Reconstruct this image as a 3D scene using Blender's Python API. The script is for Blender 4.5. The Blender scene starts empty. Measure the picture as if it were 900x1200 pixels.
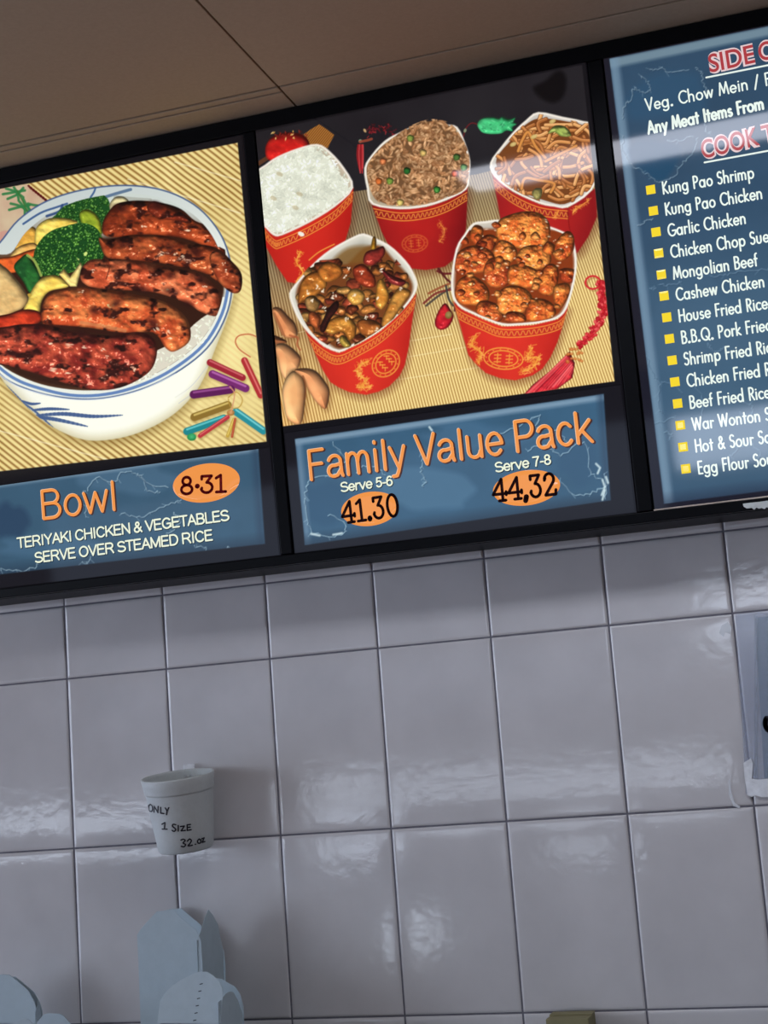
import bpy, bmesh, math, random
import numpy as np
from mathutils import Matrix, Vector

# ------------------------------------------------------------------ camera
scene = bpy.context.scene
COL = scene.collection
Z0 = 1.80                      # height of the first full tile joint above the floor
R = np.array([[0.94951388, 0.30486555, -0.07402965],
              [-0.11922063, 0.13237368, -0.98400389],
              [-0.29018931, 0.94315121, 0.16203691]])
CAM = np.array([1.40369187, -2.51682686, -0.19792071 + Z0])
FPX = 1800.0
cam_data = bpy.data.cameras.new('camera')
cam_data.sensor_fit = 'HORIZONTAL'
cam_data.sensor_width = 36.0
cam_data.lens = 36.0 * FPX / 900.0
cam_data.clip_start = 0.05
camera = bpy.data.objects.new('camera', cam_data)
M = Matrix.Identity(4)
for i in range(3):
    M[i][0] = R[0][i]; M[i][1] = -R[1][i]; M[i][2] = -R[2][i]; M[i][3] = CAM[i]
camera.matrix_world = M
COL.objects.link(camera)
scene.camera = camera

# ------------------------------------------------------------------ world, light, exposure
scene.view_settings.view_transform = 'Standard'
scene.view_settings.look = 'None'
scene.view_settings.exposure = 0.0
scene.view_settings.gamma = 1.0
scene.view_settings.use_curve_mapping = False
world = bpy.data.worlds.new('world')
scene.world = world
world.use_nodes = True
world.node_tree.nodes['Background'].inputs[0].default_value = (0.60, 0.70, 0.92, 1)
world.node_tree.nodes['Background'].inputs[1].default_value = 3.6

def area(name, loc, rot, sx, sy, watts, col):
    d = bpy.data.lights.new(name, 'AREA')
    d.shape = 'RECTANGLE'; d.size = sx; d.size_y = sy; d.energy = watts; d.color = col
    o = bpy.data.objects.new(name, d); o.location = loc; o.rotation_euler = rot
    COL.objects.link(o)
    return o

# daylight coming in through the shop front at the far end of the room (area light radiance = W / (pi * m2))
DAY = (0.78, 0.88, 1.0)
def pane_light(name, x0, x1, z0, z1, rad):
    area(name, ((x0 + x1) / 2, -6.46, (z0 + z1) / 2 + Z0), (math.radians(90), 0, 0), x1 - x0, z1 - z0,
         rad * math.pi * (x1 - x0) * (z1 - z0), DAY)
# wide side window to the left: the daylight that throws the cup's shadow to the right
area('daylight', (-4.6, -3.9, Z0 + 0.15), (0, math.radians(-90), 0), 1.5, 2.6, 3.4 * math.pi * 1.5 * 2.6, DAY)
WINDOWS = [(-3.6, 0.40, 0.10, 0.66, 0.0), (0.48, 1.40, 0.34, 0.64, 4.5), (-2.0, 0.62, -0.385, -0.31, 8.0), (-1.52, -1.20, -1.25, -1.15, 10.0),
           (-0.5, -0.1, -0.80, -0.72, 6.0), (-4.3, -2.6, -0.50, -0.38, 8.0), (-1.95, -1.5, -0.72, -0.50, 4.0)]
for i, w in enumerate(WINDOWS):
    if w[4] > 0: pane_light('daylight', *w)

# ------------------------------------------------------------------ helpers
def lin(c):
    c = np.asarray(c, float) / 255.0
    return np.where(c <= 0.04045, c / 12.92, ((c + 0.055) / 1.055) ** 2.4)

def back_dir(px, py):
    return R.T @ np.array([(px - 450) / FPX, (py - 600) / FPX, 1.0])

def at(px, py, Y=0.0):
    """the point on the upright plane y = Y seen at this place in the photograph"""
    d = back_dir(px, py); t = (Y - CAM[1]) / d[1]
    return Vector(CAM + t * d)

TILT = math.radians(4.0)
BO = np.array([0.0, -0.10, 0.10 + Z0])             # origin of the menu board's front plane
BU = np.array([1.0, 0, 0]); BV = np.array([0, -math.sin(TILT), math.cos(TILT)])
BN = np.array([0, -math.cos(TILT), -math.sin(TILT)])

def bd(px, py):
    """board coordinates (u along, v up) of a place in the photograph"""
    d = back_dir(px, py); t = ((BO - CAM) @ BN) / (d @ BN); X = CAM + t * d - BO
    return np.array([X @ BU, X @ BV])

def board_to_photo(U, V):
    P = BO + U[..., None] * BU + V[..., None] * BV - CAM
    c = P @ R.T
    return 450 + FPX * c[..., 0] / c[..., 2], 600 + FPX * c[..., 1] / c[..., 2]

def link(o, parent=None):
    COL.objects.link(o)
    if parent is not None: o.parent = parent
    return o

def mesh_obj(name, verts, faces, mat, parent=None, smooth=False):
    me = bpy.data.meshes.new(name)
    me.from_pydata([tuple(v) for v in verts], [], faces)
    me.update()
    if mat is not None: me.materials.append(mat)
    if smooth:
        for p in me.polygons: p.use_smooth = True
    return link(bpy.data.objects.new(name, me), parent)

def bm_obj(name, bm, mat, parent=None, smooth=False):
    me = bpy.data.meshes.new(name)
    bm.normal_update(); bm.to_mesh(me); bm.free()
    if mat is not None: me.materials.append(mat)
    if smooth:
        for p in me.polygons: p.use_smooth = True
    return link(bpy.data.objects.new(name, me), parent)

def add_box(bm, x0, x1, y0, y1, z0, z1, bevel=0.0):
    r = bmesh.ops.create_cube(bm, size=1.0)
    vs = r['verts']
    for v in vs:
        v.co = Vector(((x0 + x1) / 2 + v.co.x * (x1 - x0), (y0 + y1) / 2 + v.co.y * (y1 - y0), (z0 + z1) / 2 + v.co.z * (z1 - z0)))
    if bevel > 0:
        es = list({e for v in vs for e in v.link_edges})
        bmesh.ops.bevel(bm, geom=es, offset=bevel, segments=2, affect='EDGES', profile=0.5)

def prism(bm, pts, depth):
    """closed slab from a planar outline (list of Vector) pushed along depth (Vector)"""
    a = [bm.verts.new(p) for p in pts]; b = [bm.verts.new(p + depth) for p in pts]
    bm.faces.new(a); bm.faces.new(b[::-1])
    n = len(a)
    for i in range(n):
        bm.faces.new((a[i], b[i], b[(i + 1) % n], a[(i + 1) % n]))
    bmesh.ops.recalc_face_normals(bm, faces=bm.faces[:])

def empty(name, loc, label, cat, group=None, rot=(0, 0, 0)):
    o = bpy.data.objects.new(name, None)
    o.empty_display_size = 0.05
    o.location = loc; o.rotation_euler = rot
    link(o)
    return tag(o, label, cat, group)

def tag(o, label, cat, group=None):
    o['label'] = label; o['category'] = cat; o['kind'] = 'thing'
    if group: o['group'] = group
    return o

def structure(o):
    o['kind'] = 'structure'
    return o

# ------------------------------------------------------------------ materials
def principled(name, rgb, rough=0.5, spec=0.5, metal=0.0, noise=0.0, nscale=20.0, bump=0.0, bscale=60.0, emit=None, estr=0.0):
    m = bpy.data.materials.new(name); m.use_nodes = True
    nt = m.node_tree; b = nt.nodes['Principled BSDF']
    c = lin(rgb)
    b.inputs['Base Color'].default_value = (*c, 1)
    b.inputs['Roughness'].default_value = rough
    b.inputs['Specular IOR Level'].default_value = spec
    b.inputs['Metallic'].default_value = metal
    if noise or bump:
        tc = nt.nodes.new('ShaderNodeTexCoord')
    if noise:
        n = nt.nodes.new('ShaderNodeTexNoise'); n.inputs['Scale'].default_value = nscale
        n.inputs['Detail'].default_value = 6
        nt.links.new(tc.outputs['Object'], n.inputs['Vector'])
        r = nt.nodes.new('ShaderNodeValToRGB')
        r.color_ramp.elements[0].position = 0.3; r.color_ramp.elements[1].position = 0.7
        r.color_ramp.elements[0].color = (*(c * (1 - noise)), 1)
        r.color_ramp.elements[1].color = (*np.minimum(c * (1 + noise), 1), 1)
        nt.links.new(n.outputs['Fac'], r.inputs['Fac'])
        nt.links.new(r.outputs['Color'], b.inputs['Base Color'])
    if bump:
        n2 = nt.nodes.new('ShaderNodeTexNoise'); n2.inputs['Scale'].default_value = bscale
        n2.inputs['Detail'].default_value = 3
        nt.links.new(tc.outputs['Object'], n2.inputs['Vector'])
        bp = nt.nodes.new('ShaderNodeBump'); bp.inputs['Strength'].default_value = bump
        bp.inputs['Distance'].default_value = 0.002
        nt.links.new(n2.outputs['Fac'], bp.inputs['Height'])
        nt.links.new(bp.outputs['Normal'], b.inputs['Normal'])
    if emit is not None:
        b.inputs['Emission Color'].default_value = (*lin(emit), 1)
        b.inputs['Emission Strength'].default_value = estr
    return m

BACKLIGHT = 0.92
def backlit(name, rgb, k=1.0, rough=0.06, spec=0.5):
    """translucent film lit from inside the box, behind glossy acrylic"""
    return principled(name, tuple(np.array(rgb) * 0.35), rough=rough, spec=spec, emit=rgb, estr=BACKLIGHT * k)

def print_mat(name, k=1.0):
    m = bpy.data.materials.new(name); m.use_nodes = True
    nt = m.node_tree; b = nt.nodes['Principled BSDF']
    a = nt.nodes.new('ShaderNodeAttribute'); a.attribute_name = 'ink'
    mul = nt.nodes.new('ShaderNodeMix'); mul.data_type = 'RGBA'; mul.blend_type = 'MULTIPLY'
    mul.inputs[0].default_value = 1.0
    mul.inputs[7].default_value = (0.25, 0.25, 0.25, 1)
    nt.links.new(a.outputs['Color'], mul.inputs[6])
    nt.links.new(mul.outputs[2], b.inputs['Base Color'])
    nt.links.new(a.outputs['Color'], b.inputs['Emission Color'])
    b.inputs['Emission Strength'].default_value = BACKLIGHT * k
    b.inputs['Roughness'].default_value = 0.05
    return m

MAT_TILE = principled('glazed_tile', (200, 198, 199), rough=0.09, spec=0.5, noise=0.06, nscale=9.0, bump=0.12, bscale=48.0)
MAT_GROUT = principled('grout', (104, 103, 112), rough=0.9, noise=0.2, nscale=60)
MAT_CEIL = principled('ceiling_panel', (168, 150, 128), rough=0.7, spec=0.25, noise=0.04, nscale=180, bump=0.05, bscale=400)
MAT_DARK = principled('ceiling_void', (12, 10, 9), rough=0.9)
MAT_FLOOR = principled('quarry_tile_floor', (120, 74, 50), rough=0.5, noise=0.15, nscale=4)
MAT_FARWALL = principled('painted_wall', (58, 54, 54), rough=0.8, noise=0.05, nscale=5)
MAT_FRAME = principled('black_powder_coat', (4, 5, 9), rough=0.42, spec=0.12, noise=0.2, nscale=40)
MAT_SHEET = principled('black_print_margin', (9, 9, 12), rough=0.06, spec=0.5, emit=(22, 20, 26), estr=0.5)
MAT_FOAM = principled('white_foam', (188, 193, 192), rough=0.55, noise=0.03, nscale=160, bump=0.12, bscale=500)
MAT_INK = principled('marker_ink', (16, 16, 30), rough=0.5)
MAT_TAPE = principled('clear_tape', (225, 228, 232), rough=0.2, spec=0.7, noise=0.1, nscale=90, bump=0.5, bscale=120)
MAT_CARD = principled('white_paperboard', (172, 188, 196), rough=0.6, noise=0.03, nscale=70, bump=0.08, bscale=300)
MAT_KRAFT = principled('khaki_card', (128, 122, 88), rough=0.75, noise=0.08, nscale=40)
MAT_SHELF = principled('shelf_laminate', (150, 150, 150), rough=0.4, noise=0.05, nscale=30)
MAT_METAL = principled('bare_metal_edge', (200, 182, 168), rough=0.35, metal=0.6, noise=0.15, nscale=60)
MAT_STICKER = principled('torn_paper', (200, 206, 204), rough=0.8, noise=0.12, nscale=90)

# ------------------------------------------------------------------ setting: tiled wall
TW, TH = 0.2, 0.3044
def build_tiles():
    rng = random.Random(5)
    V, F, MI = [], [], []
    X0, X1 = -2.0, 3.2
    # grout bed
    def quad(a, b, c, d, mi):
        n = len(V); V.extend([a, b, c, d]); F.append((n, n + 1, n + 2, n + 3)); MI.append(mi)
    ZB, ZT = 0.0, 2.73
    rows = []
    z = Z0
    rows.append((Z0 + 0.1335, Z0 + 0.1335 + 0.255)); rows.append((Z0, Z0 + 0.1335))
    rows.append((Z0 + 0.1335 + 0.255, Z0 + 0.93))
    k = 0
    while True:
        a, b = Z0 - (k + 1) * TH, Z0 - k * TH
        rows.append((max(a, 0.0), b)); k += 1
        if a <= 0: break
    quad((X0, 0, ZB), (X1, 0, ZB), (X1, 0, ZT), (X0, 0, ZT), 1)
    # back and edges of the wall body
    T = 0.12
    n = len(V)
    V.extend([(X0, T, ZB), (X1, T, ZB), (X1, T, ZT), (X0, T, ZT)])
    F.extend([(n + 1, n, n + 3, n + 2), (0, n, n + 1, 1), (1, n + 1, n + 2, 2), (2, n + 2, n + 3, 3), (3, n + 3, n, 0)]); MI.extend([1] * 5)
    g = 0.0015; e = [0, 0.001, 0.002, 0.0035, 0.006]
    thick = 0.0016
    i0 = int(round(X0 / TW)); i1 = int(round(X1 / TW))
    for i in range(i0, i1):
        for (ra, rb) in rows:
            xa, xb = i * TW + g, (i + 1) * TW - g
            za, zb = ra + g, rb - g
            if zb - za < 0.008: continue
            def axis(lo, hi, m):
                inner = [lo + (hi - lo) * t for t in np.linspace(0, 1, m + 2)[1:-1]]
                pts = [lo + q for q in e] + [p for p in inner if lo + e[-1] < p < hi - e[-1]] + [hi - q for q in e[::-1]]
                return sorted(set(round(p, 6) for p in pts if lo - 1e-9 <= p <= hi + 1e-9))
            xs, zs = axis(xa, xb, 5), axis(za, zb, 7)
            tx, tz = rng.gauss(0, 0.003), rng.gauss(0, 0.005)
            lift = rng.uniform(0, 0.0003)
            cx, cz = (xa + xb) / 2, (za + zb) / 2
            n0 = len(V)
            def prof(d):
                if d >= 0.006: return 1.0
                t = d / 0.006
                return 1 - (1 - t) ** 3.0
            for zz in zs:
                for xx in xs:
                    d = min(xx - xa, xb - xx, zz - za, zb - zz)
                    y = -thick * (0.12 + 0.88 * prof(d)) - lift * (d > 0) - (d > 0.0005) * ((xx - cx) * tx * 0.5 + (zz - cz) * tz * 0.5)
                    V.append((xx, min(y, -0.0002), zz))
            w = len(xs)
            for a in range(len(zs) - 1):
                for b in range(w - 1):
                    F.append((n0 + a * w + b, n0 + a * w + b + 1, n0 + (a + 1) * w + b + 1, n0 + (a + 1) * w + b)); MI.append(0)
    me = bpy.data.meshes.new('wall_back')
    me.from_pydata(V, [], F); me.update()
    me.materials.append(MAT_TILE); me.materials.append(MAT_GROUT)
    me.polygons.foreach_set('material_index', MI)
    for p in me.polygons: p.use_smooth = p.material_index == 0
    return structure(link(bpy.data.objects.new('wall_back', me)))
build_tiles()

ZC = Z0 + 0.93
def build_ceiling():
    bm = bmesh.new()
    xl, xr, yf, t = -4.8, 5.0, -6.5, 0.012
    def pan(x0, x1, y0, y1): add_box(bm, x0, x1, y0, y1, ZC, ZC + t, 0.0008)
    pan(xl, 0.5735, -0.2195, 0.0); pan(xl, 0.5735, -0.2405, -0.2250); pan(xl, 0.5735, yf, -0.2470)
    pan(0.5770, xr, -0.2400, 0.0); pan(0.5770, xr, yf, -0.2460)
    o = bm_obj('ceiling', bm, MAT_CEIL)
    o.data.materials.append(MAT_DARK)
    b2 = bmesh.new(); b2.from_mesh(o.data)
    k = len(b2.faces)
    add_box(b2, xl, xr, yf, 0.0, ZC + t + 0.002, ZC + 0.06)
    b2.faces.ensure_lookup_table()
    for f in b2.faces[k:]: f.material_index = 1
    b2.to_mesh(o.data); b2.free()
    structure(o)
build_ceiling()
bm = bmesh.new(); add_box(bm, -4.8, 5.0, -6.6, 0.12, -0.05, 0.0); structure(bm_obj('floor', bm, MAT_FLOOR))
bm = bmesh.new(); add_box(bm, 5.0, 5.1, -6.6, 0.12, 0.0, ZC + 0.06); structure(bm_obj('wall_right', bm, MAT_FARWALL))
def far_wall():
    """shop-front wall behind the photographer, with the openings the daylight comes through"""
    xs = sorted({-4.8, 5.0} | {w[0] for w in WINDOWS} | {w[1] for w in WINDOWS})
    zs = sorted({0.0, ZC} | {w[2] + Z0 for w in WINDOWS} | {w[3] + Z0 for w in WINDOWS})
    bm = bmesh.new()
    for a in range(len(xs) - 1):
        run = None
        for b in range(len(zs) - 1):
            mx, mz = (xs[a] + xs[a + 1]) / 2, (zs[b] + zs[b + 1]) / 2
            solid = not any(w[0] < mx < w[1] and w[2] + Z0 < mz < w[3] + Z0 for w in WINDOWS)
            if solid:
                if run is None: run = zs[b]
                end = zs[b + 1]
            if run is not None and (not solid or b == len(zs) - 2):
                add_box(bm, xs[a], xs[a + 1], -6.6, -6.48, run, end); run = None
    structure(bm_obj('wall_front', bm, MAT_FARWALL))
far_wall()
def tinted(name, t):
    m = bpy.data.materials.new(name); m.use_nodes = True
    nt = m.node_tree; nt.nodes.remove(nt.nodes['Principled BSDF'])
    tr = nt.nodes.new('ShaderNodeBsdfTransparent'); tr.inputs[0].default_value = (*t, 1)
    nt.links.new(tr.outputs[0], nt.nodes['Material Output'].inputs[0])
    return m
w_ = WINDOWS[0]
bm = bmesh.new(); add_box(bm, w_[0], w_[1], -6.552, -6.548, w_[2] + Z0, w_[3] + Z0)
structure(bm_obj('window_dimming_pane', bm, tinted('dimming_glass', (0.45, 0.46, 0.47))))   # unseen pane added to dim the mirrored daylight; about a fifth passes

# ceiling troffer over the counter (off the top of the photo; its light falls on the wall and mirrors in the acrylic)
tro = empty('ceiling_light', (1.45, -0.935, ZC), 'long white ceiling light over the counter in front of the menu board', 'ceiling light')
bm = bmesh.new()
add_box(bm, -0.78, 0.78, -0.135, -0.121, -0.012, -0.001); add_box(bm, -0.78, 0.78, 0.121, 0.135, -0.012, -0.001)
add_box(bm, -0.78, -0.765, -0.120, 0.120, -0.012, -0.001); add_box(bm, 0.765, 0.78, -0.120, 0.120, -0.012, -0.001)
bm_obj('housing', bm, principled('light_housing', (220, 220, 220), rough=0.5), tro)
bm = bmesh.new(); add_box(bm, -0.762, 0.762, -0.119, 0.119, -0.009, -0.002)
bm_obj('diffuser', bm, principled('light_diffuser', (230, 235, 240), rough=0.5, emit=(238, 242, 255), estr=10.0), tro)

# ------------------------------------------------------------------ painting the printed films
RS = np.random.RandomState(11)
LAT = RS.rand(256, 256)
def vnoise(x, y):
    xi = np.floor(x).astype(int); yi = np.floor(y).astype(int)
    fx = x - xi; fy = y - yi
    fx = fx * fx * (3 - 2 * fx); fy = fy * fy * (3 - 2 * fy)
    a = LAT[yi % 256, xi % 256]; b = LAT[yi % 256, (xi + 1) % 256]
    c = LAT[(yi + 1) % 256, xi % 256]; d = LAT[(yi + 1) % 256, (xi + 1) % 256]
    return (a * (1 - fx) + b * fx) * (1 - fy) + (c * (1 - fx) + d * fx) * fy
def fbm(x, y, o=3):
    s = 0; a = 0.5; t = 0
    for k in range(o):
        s = s + a * vnoise(x * 2 ** k + 17.3 * k, y * 2 ** k + 5.1 * k); t += a; a *= 0.5
    return s / t
def catmull(P, closed=True, n=5):
    P = np.asarray(P, float); m = len(P); out = []
    rng_ = range(m if closed else m - 1)
    for i in rng_:
        if closed: p0, p1, p2, p3 = P[i - 1], P[i], P[(i + 1) % m], P[(i + 2) % m]
        else: p0, p1, p2, p3 = P[max(i - 1, 0)], P[i], P[i + 1], P[min(i + 2, m - 1)]
        for t in np.linspace(0, 1, n, endpoint=False):
            out.append(0.5 * (2 * p1 + (p2 - p0) * t + (2 * p0 - 5 * p1 + 4 * p2 - p3) * t * t + (3 * p1 - p0 - 3 * p2 + p3) * t ** 3))
    if not closed: out.append(P[-1])
    return np.array(out)
def crop(ox, oy, s):
    return lambda L: [(ox + x / s, oy + y / s) for x, y in L]
C3 = lambda c: np.array(c, float)

class Art:
    """a printed film: a fine regular grid over a rectangle of the board, one ink colour per grid point"""
    def __init__(s, u0, u1, v0, v1, dens, base):
        s.u0, s.u1, s.v0, s.v1 = u0, u1, v0, v1
        s.nx = int((u1 - u0) * dens) + 1; s.ny = int((v1 - v0) * dens) + 1
        s.u = np.linspace(u0, u1, s.nx); s.v = np.linspace(v0, v1, s.ny)
        U, V = np.meshgrid(s.u, s.v)
        s.X, s.Y = board_to_photo(U, V)
        s.U, s.V = U, V
        s.px = abs(s.X[0, -1] - s.X[0, 0]) / (s.nx - 1)
        s.a = np.zeros((s.ny, s.nx, 3)); s.a[:] = base
    def win(s, P, pad):
        P = np.asarray(P, float)
        x0, y0 = P.min(0) - pad; x1, y1 = P.max(0) + pad
        c = np.array([bd(x0, y0), bd(x1, y0), bd(x0, y1), bd(x1, y1)])
        i0 = np.clip(np.searchsorted(s.u, c[:, 0].min()), 0, s.nx); i1 = np.clip(np.searchsorted(s.u, c[:, 0].max()), 0, s.nx)
        j0 = np.clip(np.searchsorted(s.v, c[:, 1].min()), 0, s.ny); j1 = np.clip(np.searchsorted(s.v, c[:, 1].max()), 0, s.ny)
        return slice(j0, j1), slice(i0, i1)
    @staticmethod
    def seg(x, y, P, closed):
        d2 = np.full(x.shape, 1e9); ins = np.zeros(x.shape, bool); n = len(P)
        for i in range(n if closed else n - 1):
            ax, ay = P[i]; bx, by = P[(i + 1) % n]
            dx, dy = bx - ax, by - ay; L = dx * dx + dy * dy + 1e-12
            t = np.clip(((x - ax) * dx + (y - ay) * dy) / L, 0, 1)
            d2 = np.minimum(d2, (x - ax - t * dx) ** 2 + (y - ay - t * dy) ** 2)
            if closed and ay != by:
                c = ((ay > y) != (by > y)) & (x < (bx - ax) * (y - ay) / (by - ay) + ax)
                ins ^= c
        return np.sqrt(d2), ins
    def blend(s, w, m, col):
        m = np.minimum(m, 1)[..., None]
        s.a[w] = s.a[w] * (1 - m) + np.asarray(col) * m
    def poly(s, P, col, smooth=True, fe=0.6, alpha=1.0, clip=None):
        P = catmull(P) if smooth else np.asarray(P, float)
        w = s.win(P, 2 + fe)
        x, y = s.X[w], s.Y[w]
        if x.size == 0: return
        d, ins = s.seg(x, y, P, True)
        sd = np.where(ins, d, -d)
        m = np.clip(sd / fe * 0.5 + 0.5, 0, 1) * alpha
        if clip is not None: m = m * clip[w]
        c = col(x, y, np.maximum(sd, 0)) if callable(col) else C3(col)
        s.blend(w, m, c)
    def mask(s, P, smooth=True):
        P = catmull(P) if smooth else np.asarray(P, float)
        d, ins = s.seg(s.X, s.Y, P, True)
        return np.clip(np.where(ins, d, -d) + 0.5, 0, 1)
    def line(s, P, wd, col, alpha=1.0, smooth=True, fe=0.5, clip=None, n=5):
        P = catmull(P, False, n) if smooth and len(P) > 2 else np.asarray(P, float)
        w = s.win(P, wd + 2)
        x, y = s.X[w], s.Y[w]
        if x.size == 0: return
        d, _ = s.seg(x, y, P, False)
        m = np.clip((wd / 2 - d) / fe * 0.5 + 0.5, 0, 1) * alpha
        if clip is not None: m = m * clip[w]
        c = col(x, y, np.maximum(wd / 2 - d, 0)) if callable(col) else C3(col)
        s.blend(w, m, c)
    def ell(s, cx, cy, rx, ry, ang, col, alpha=1.0, clip=None, hl=0.0, soft=0.5):
        r = max(rx, ry)
        w = s.win([(cx, cy)], r + 1.0 + soft)
        x, y = s.X[w] - cx, s.Y[w] - cy
        if x.size == 0: return
        ca, sa = math.cos(ang), math.sin(ang)
        a, b = x * ca + y * sa, -x * sa + y * ca
        q = np.sqrt((a / rx) ** 2 + (b / ry) ** 2)
        m = np.clip((1 - q) * min(rx, ry) / soft * 0.5 + 0.5, 0, 1) * alpha
        if clip is not None: m = m * clip[w]
        c = C3(col)
        if hl:
            c = np.clip(c + (hl * (1 - q) - hl * 0.5 - hl * 0.35 * (y / r))[..., None], 0, 255)
        s.blend(w, m, c)
    def lump(s, P, c0, c1, char=None, charT=0.66, amp=2.5, sc=0.14, Rr=9.0, gloss=0.6, seed=0, smooth=True, clip=None, rim=0.55, gT=0.93, fine=0.6):
        """a glossy cooked piece as the print shows it"""
        def f(x, y, d):
            h = Rr * np.sqrt(np.clip(1 - (1 - np.clip(d / Rr, 0, 1)) ** 2, 0, 1))
            nz = fbm(x * sc * .55 + seed * 3.7, y * sc * .8 + seed * 1.9, 2); nf = fbm(x * sc * 1.9 + seed, y * sc * 1.9, 2)
            h = h + amp * 3.6 * nz + amp * fine * nf
            gy, gx = np.gradient(h, s.px)
            L = 1 / np.sqrt(gx ** 2 + gy ** 2 + 1)
            nx, ny, nzv = -gx * L, -gy * L, L
            dif = np.clip(nx * -0.30 + ny * -0.42 + nzv * 0.80, 0, 1)
            mix = np.clip(fbm(x * sc * 0.6 + 40 + seed, y * sc * 0.6, 3) * 2.4 - 0.7, 0, 1)[..., None]
            c = C3(c0) * (1 - mix) + C3(c1) * mix
            if char is not None:
                k = np.clip((fbm(x * sc * 0.6 + 9 + seed * 2.2, y * sc * 0.9 + seed, 3) - charT) * 6, 0, .9)[..., None]
                c = c * (1 - k) + C3(char) * k
            edge = np.clip(d / 3.0, 0, 1) * (1 - rim) + rim
            c = c * (0.34 + 0.92 * dif * edge)[..., None]
            sp = np.clip(nx * -0.2 + ny * -0.36 + nzv * 0.91, 0, 1)
            sp = np.clip((sp - gT) / (1 - gT), 0, 1) ** 2 * np.clip(fbm(x * 0.3 + seed, y * 0.4, 2) * 3.2 - 1.5, 0, 1)
            return np.clip(c + (gloss * 190 * sp)[..., None] * np.array([1, 0.9, 0.75]), 0, 255)
        s.poly(P, f, smooth=smooth, clip=clip)
    def build(s, name, mat, parent, lift):
        nx, ny = s.nx, s.ny
        U, V = np.meshgrid(s.u, s.v)
        co = np.zeros((nx * ny, 3), np.float32)
        co[:, 0] = U.ravel() - parent['u']; co[:, 1] = V.ravel() - parent['v']; co[:, 2] = lift
        me = bpy.data.meshes.new(name)
        nf = (nx - 1) * (ny - 1)
        me.vertices.add(nx * ny); me.vertices.foreach_set('co', co.ravel())
        idx = np.arange(nx * ny).reshape(ny, nx)
        q = np.stack([idx[:-1, :-1], idx[:-1, 1:], idx[1:, 1:], idx[1:, :-1]], -1).reshape(-1, 4).astype(np.int32)
        me.loops.add(nf * 4); me.loops.foreach_set('vertex_index', q.ravel())
        me.polygons.add(nf); me.polygons.foreach_set('loop_start', np.arange(0, nf * 4, 4, dtype=np.int32))
        me.update(calc_edges=True)
        at_ = me.color_attributes.new('ink', 'FLOAT_COLOR', 'POINT')
        c = np.ones((nx * ny, 4), np.float32); c[:, :3] = lin(np.clip(s.a, 0, 255)).reshape(-1, 3)
        at_.data.foreach_set('color', c.ravel())
        me.materials.append(mat)
        return link(bpy.data.objects.new(name, me), parent)

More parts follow.
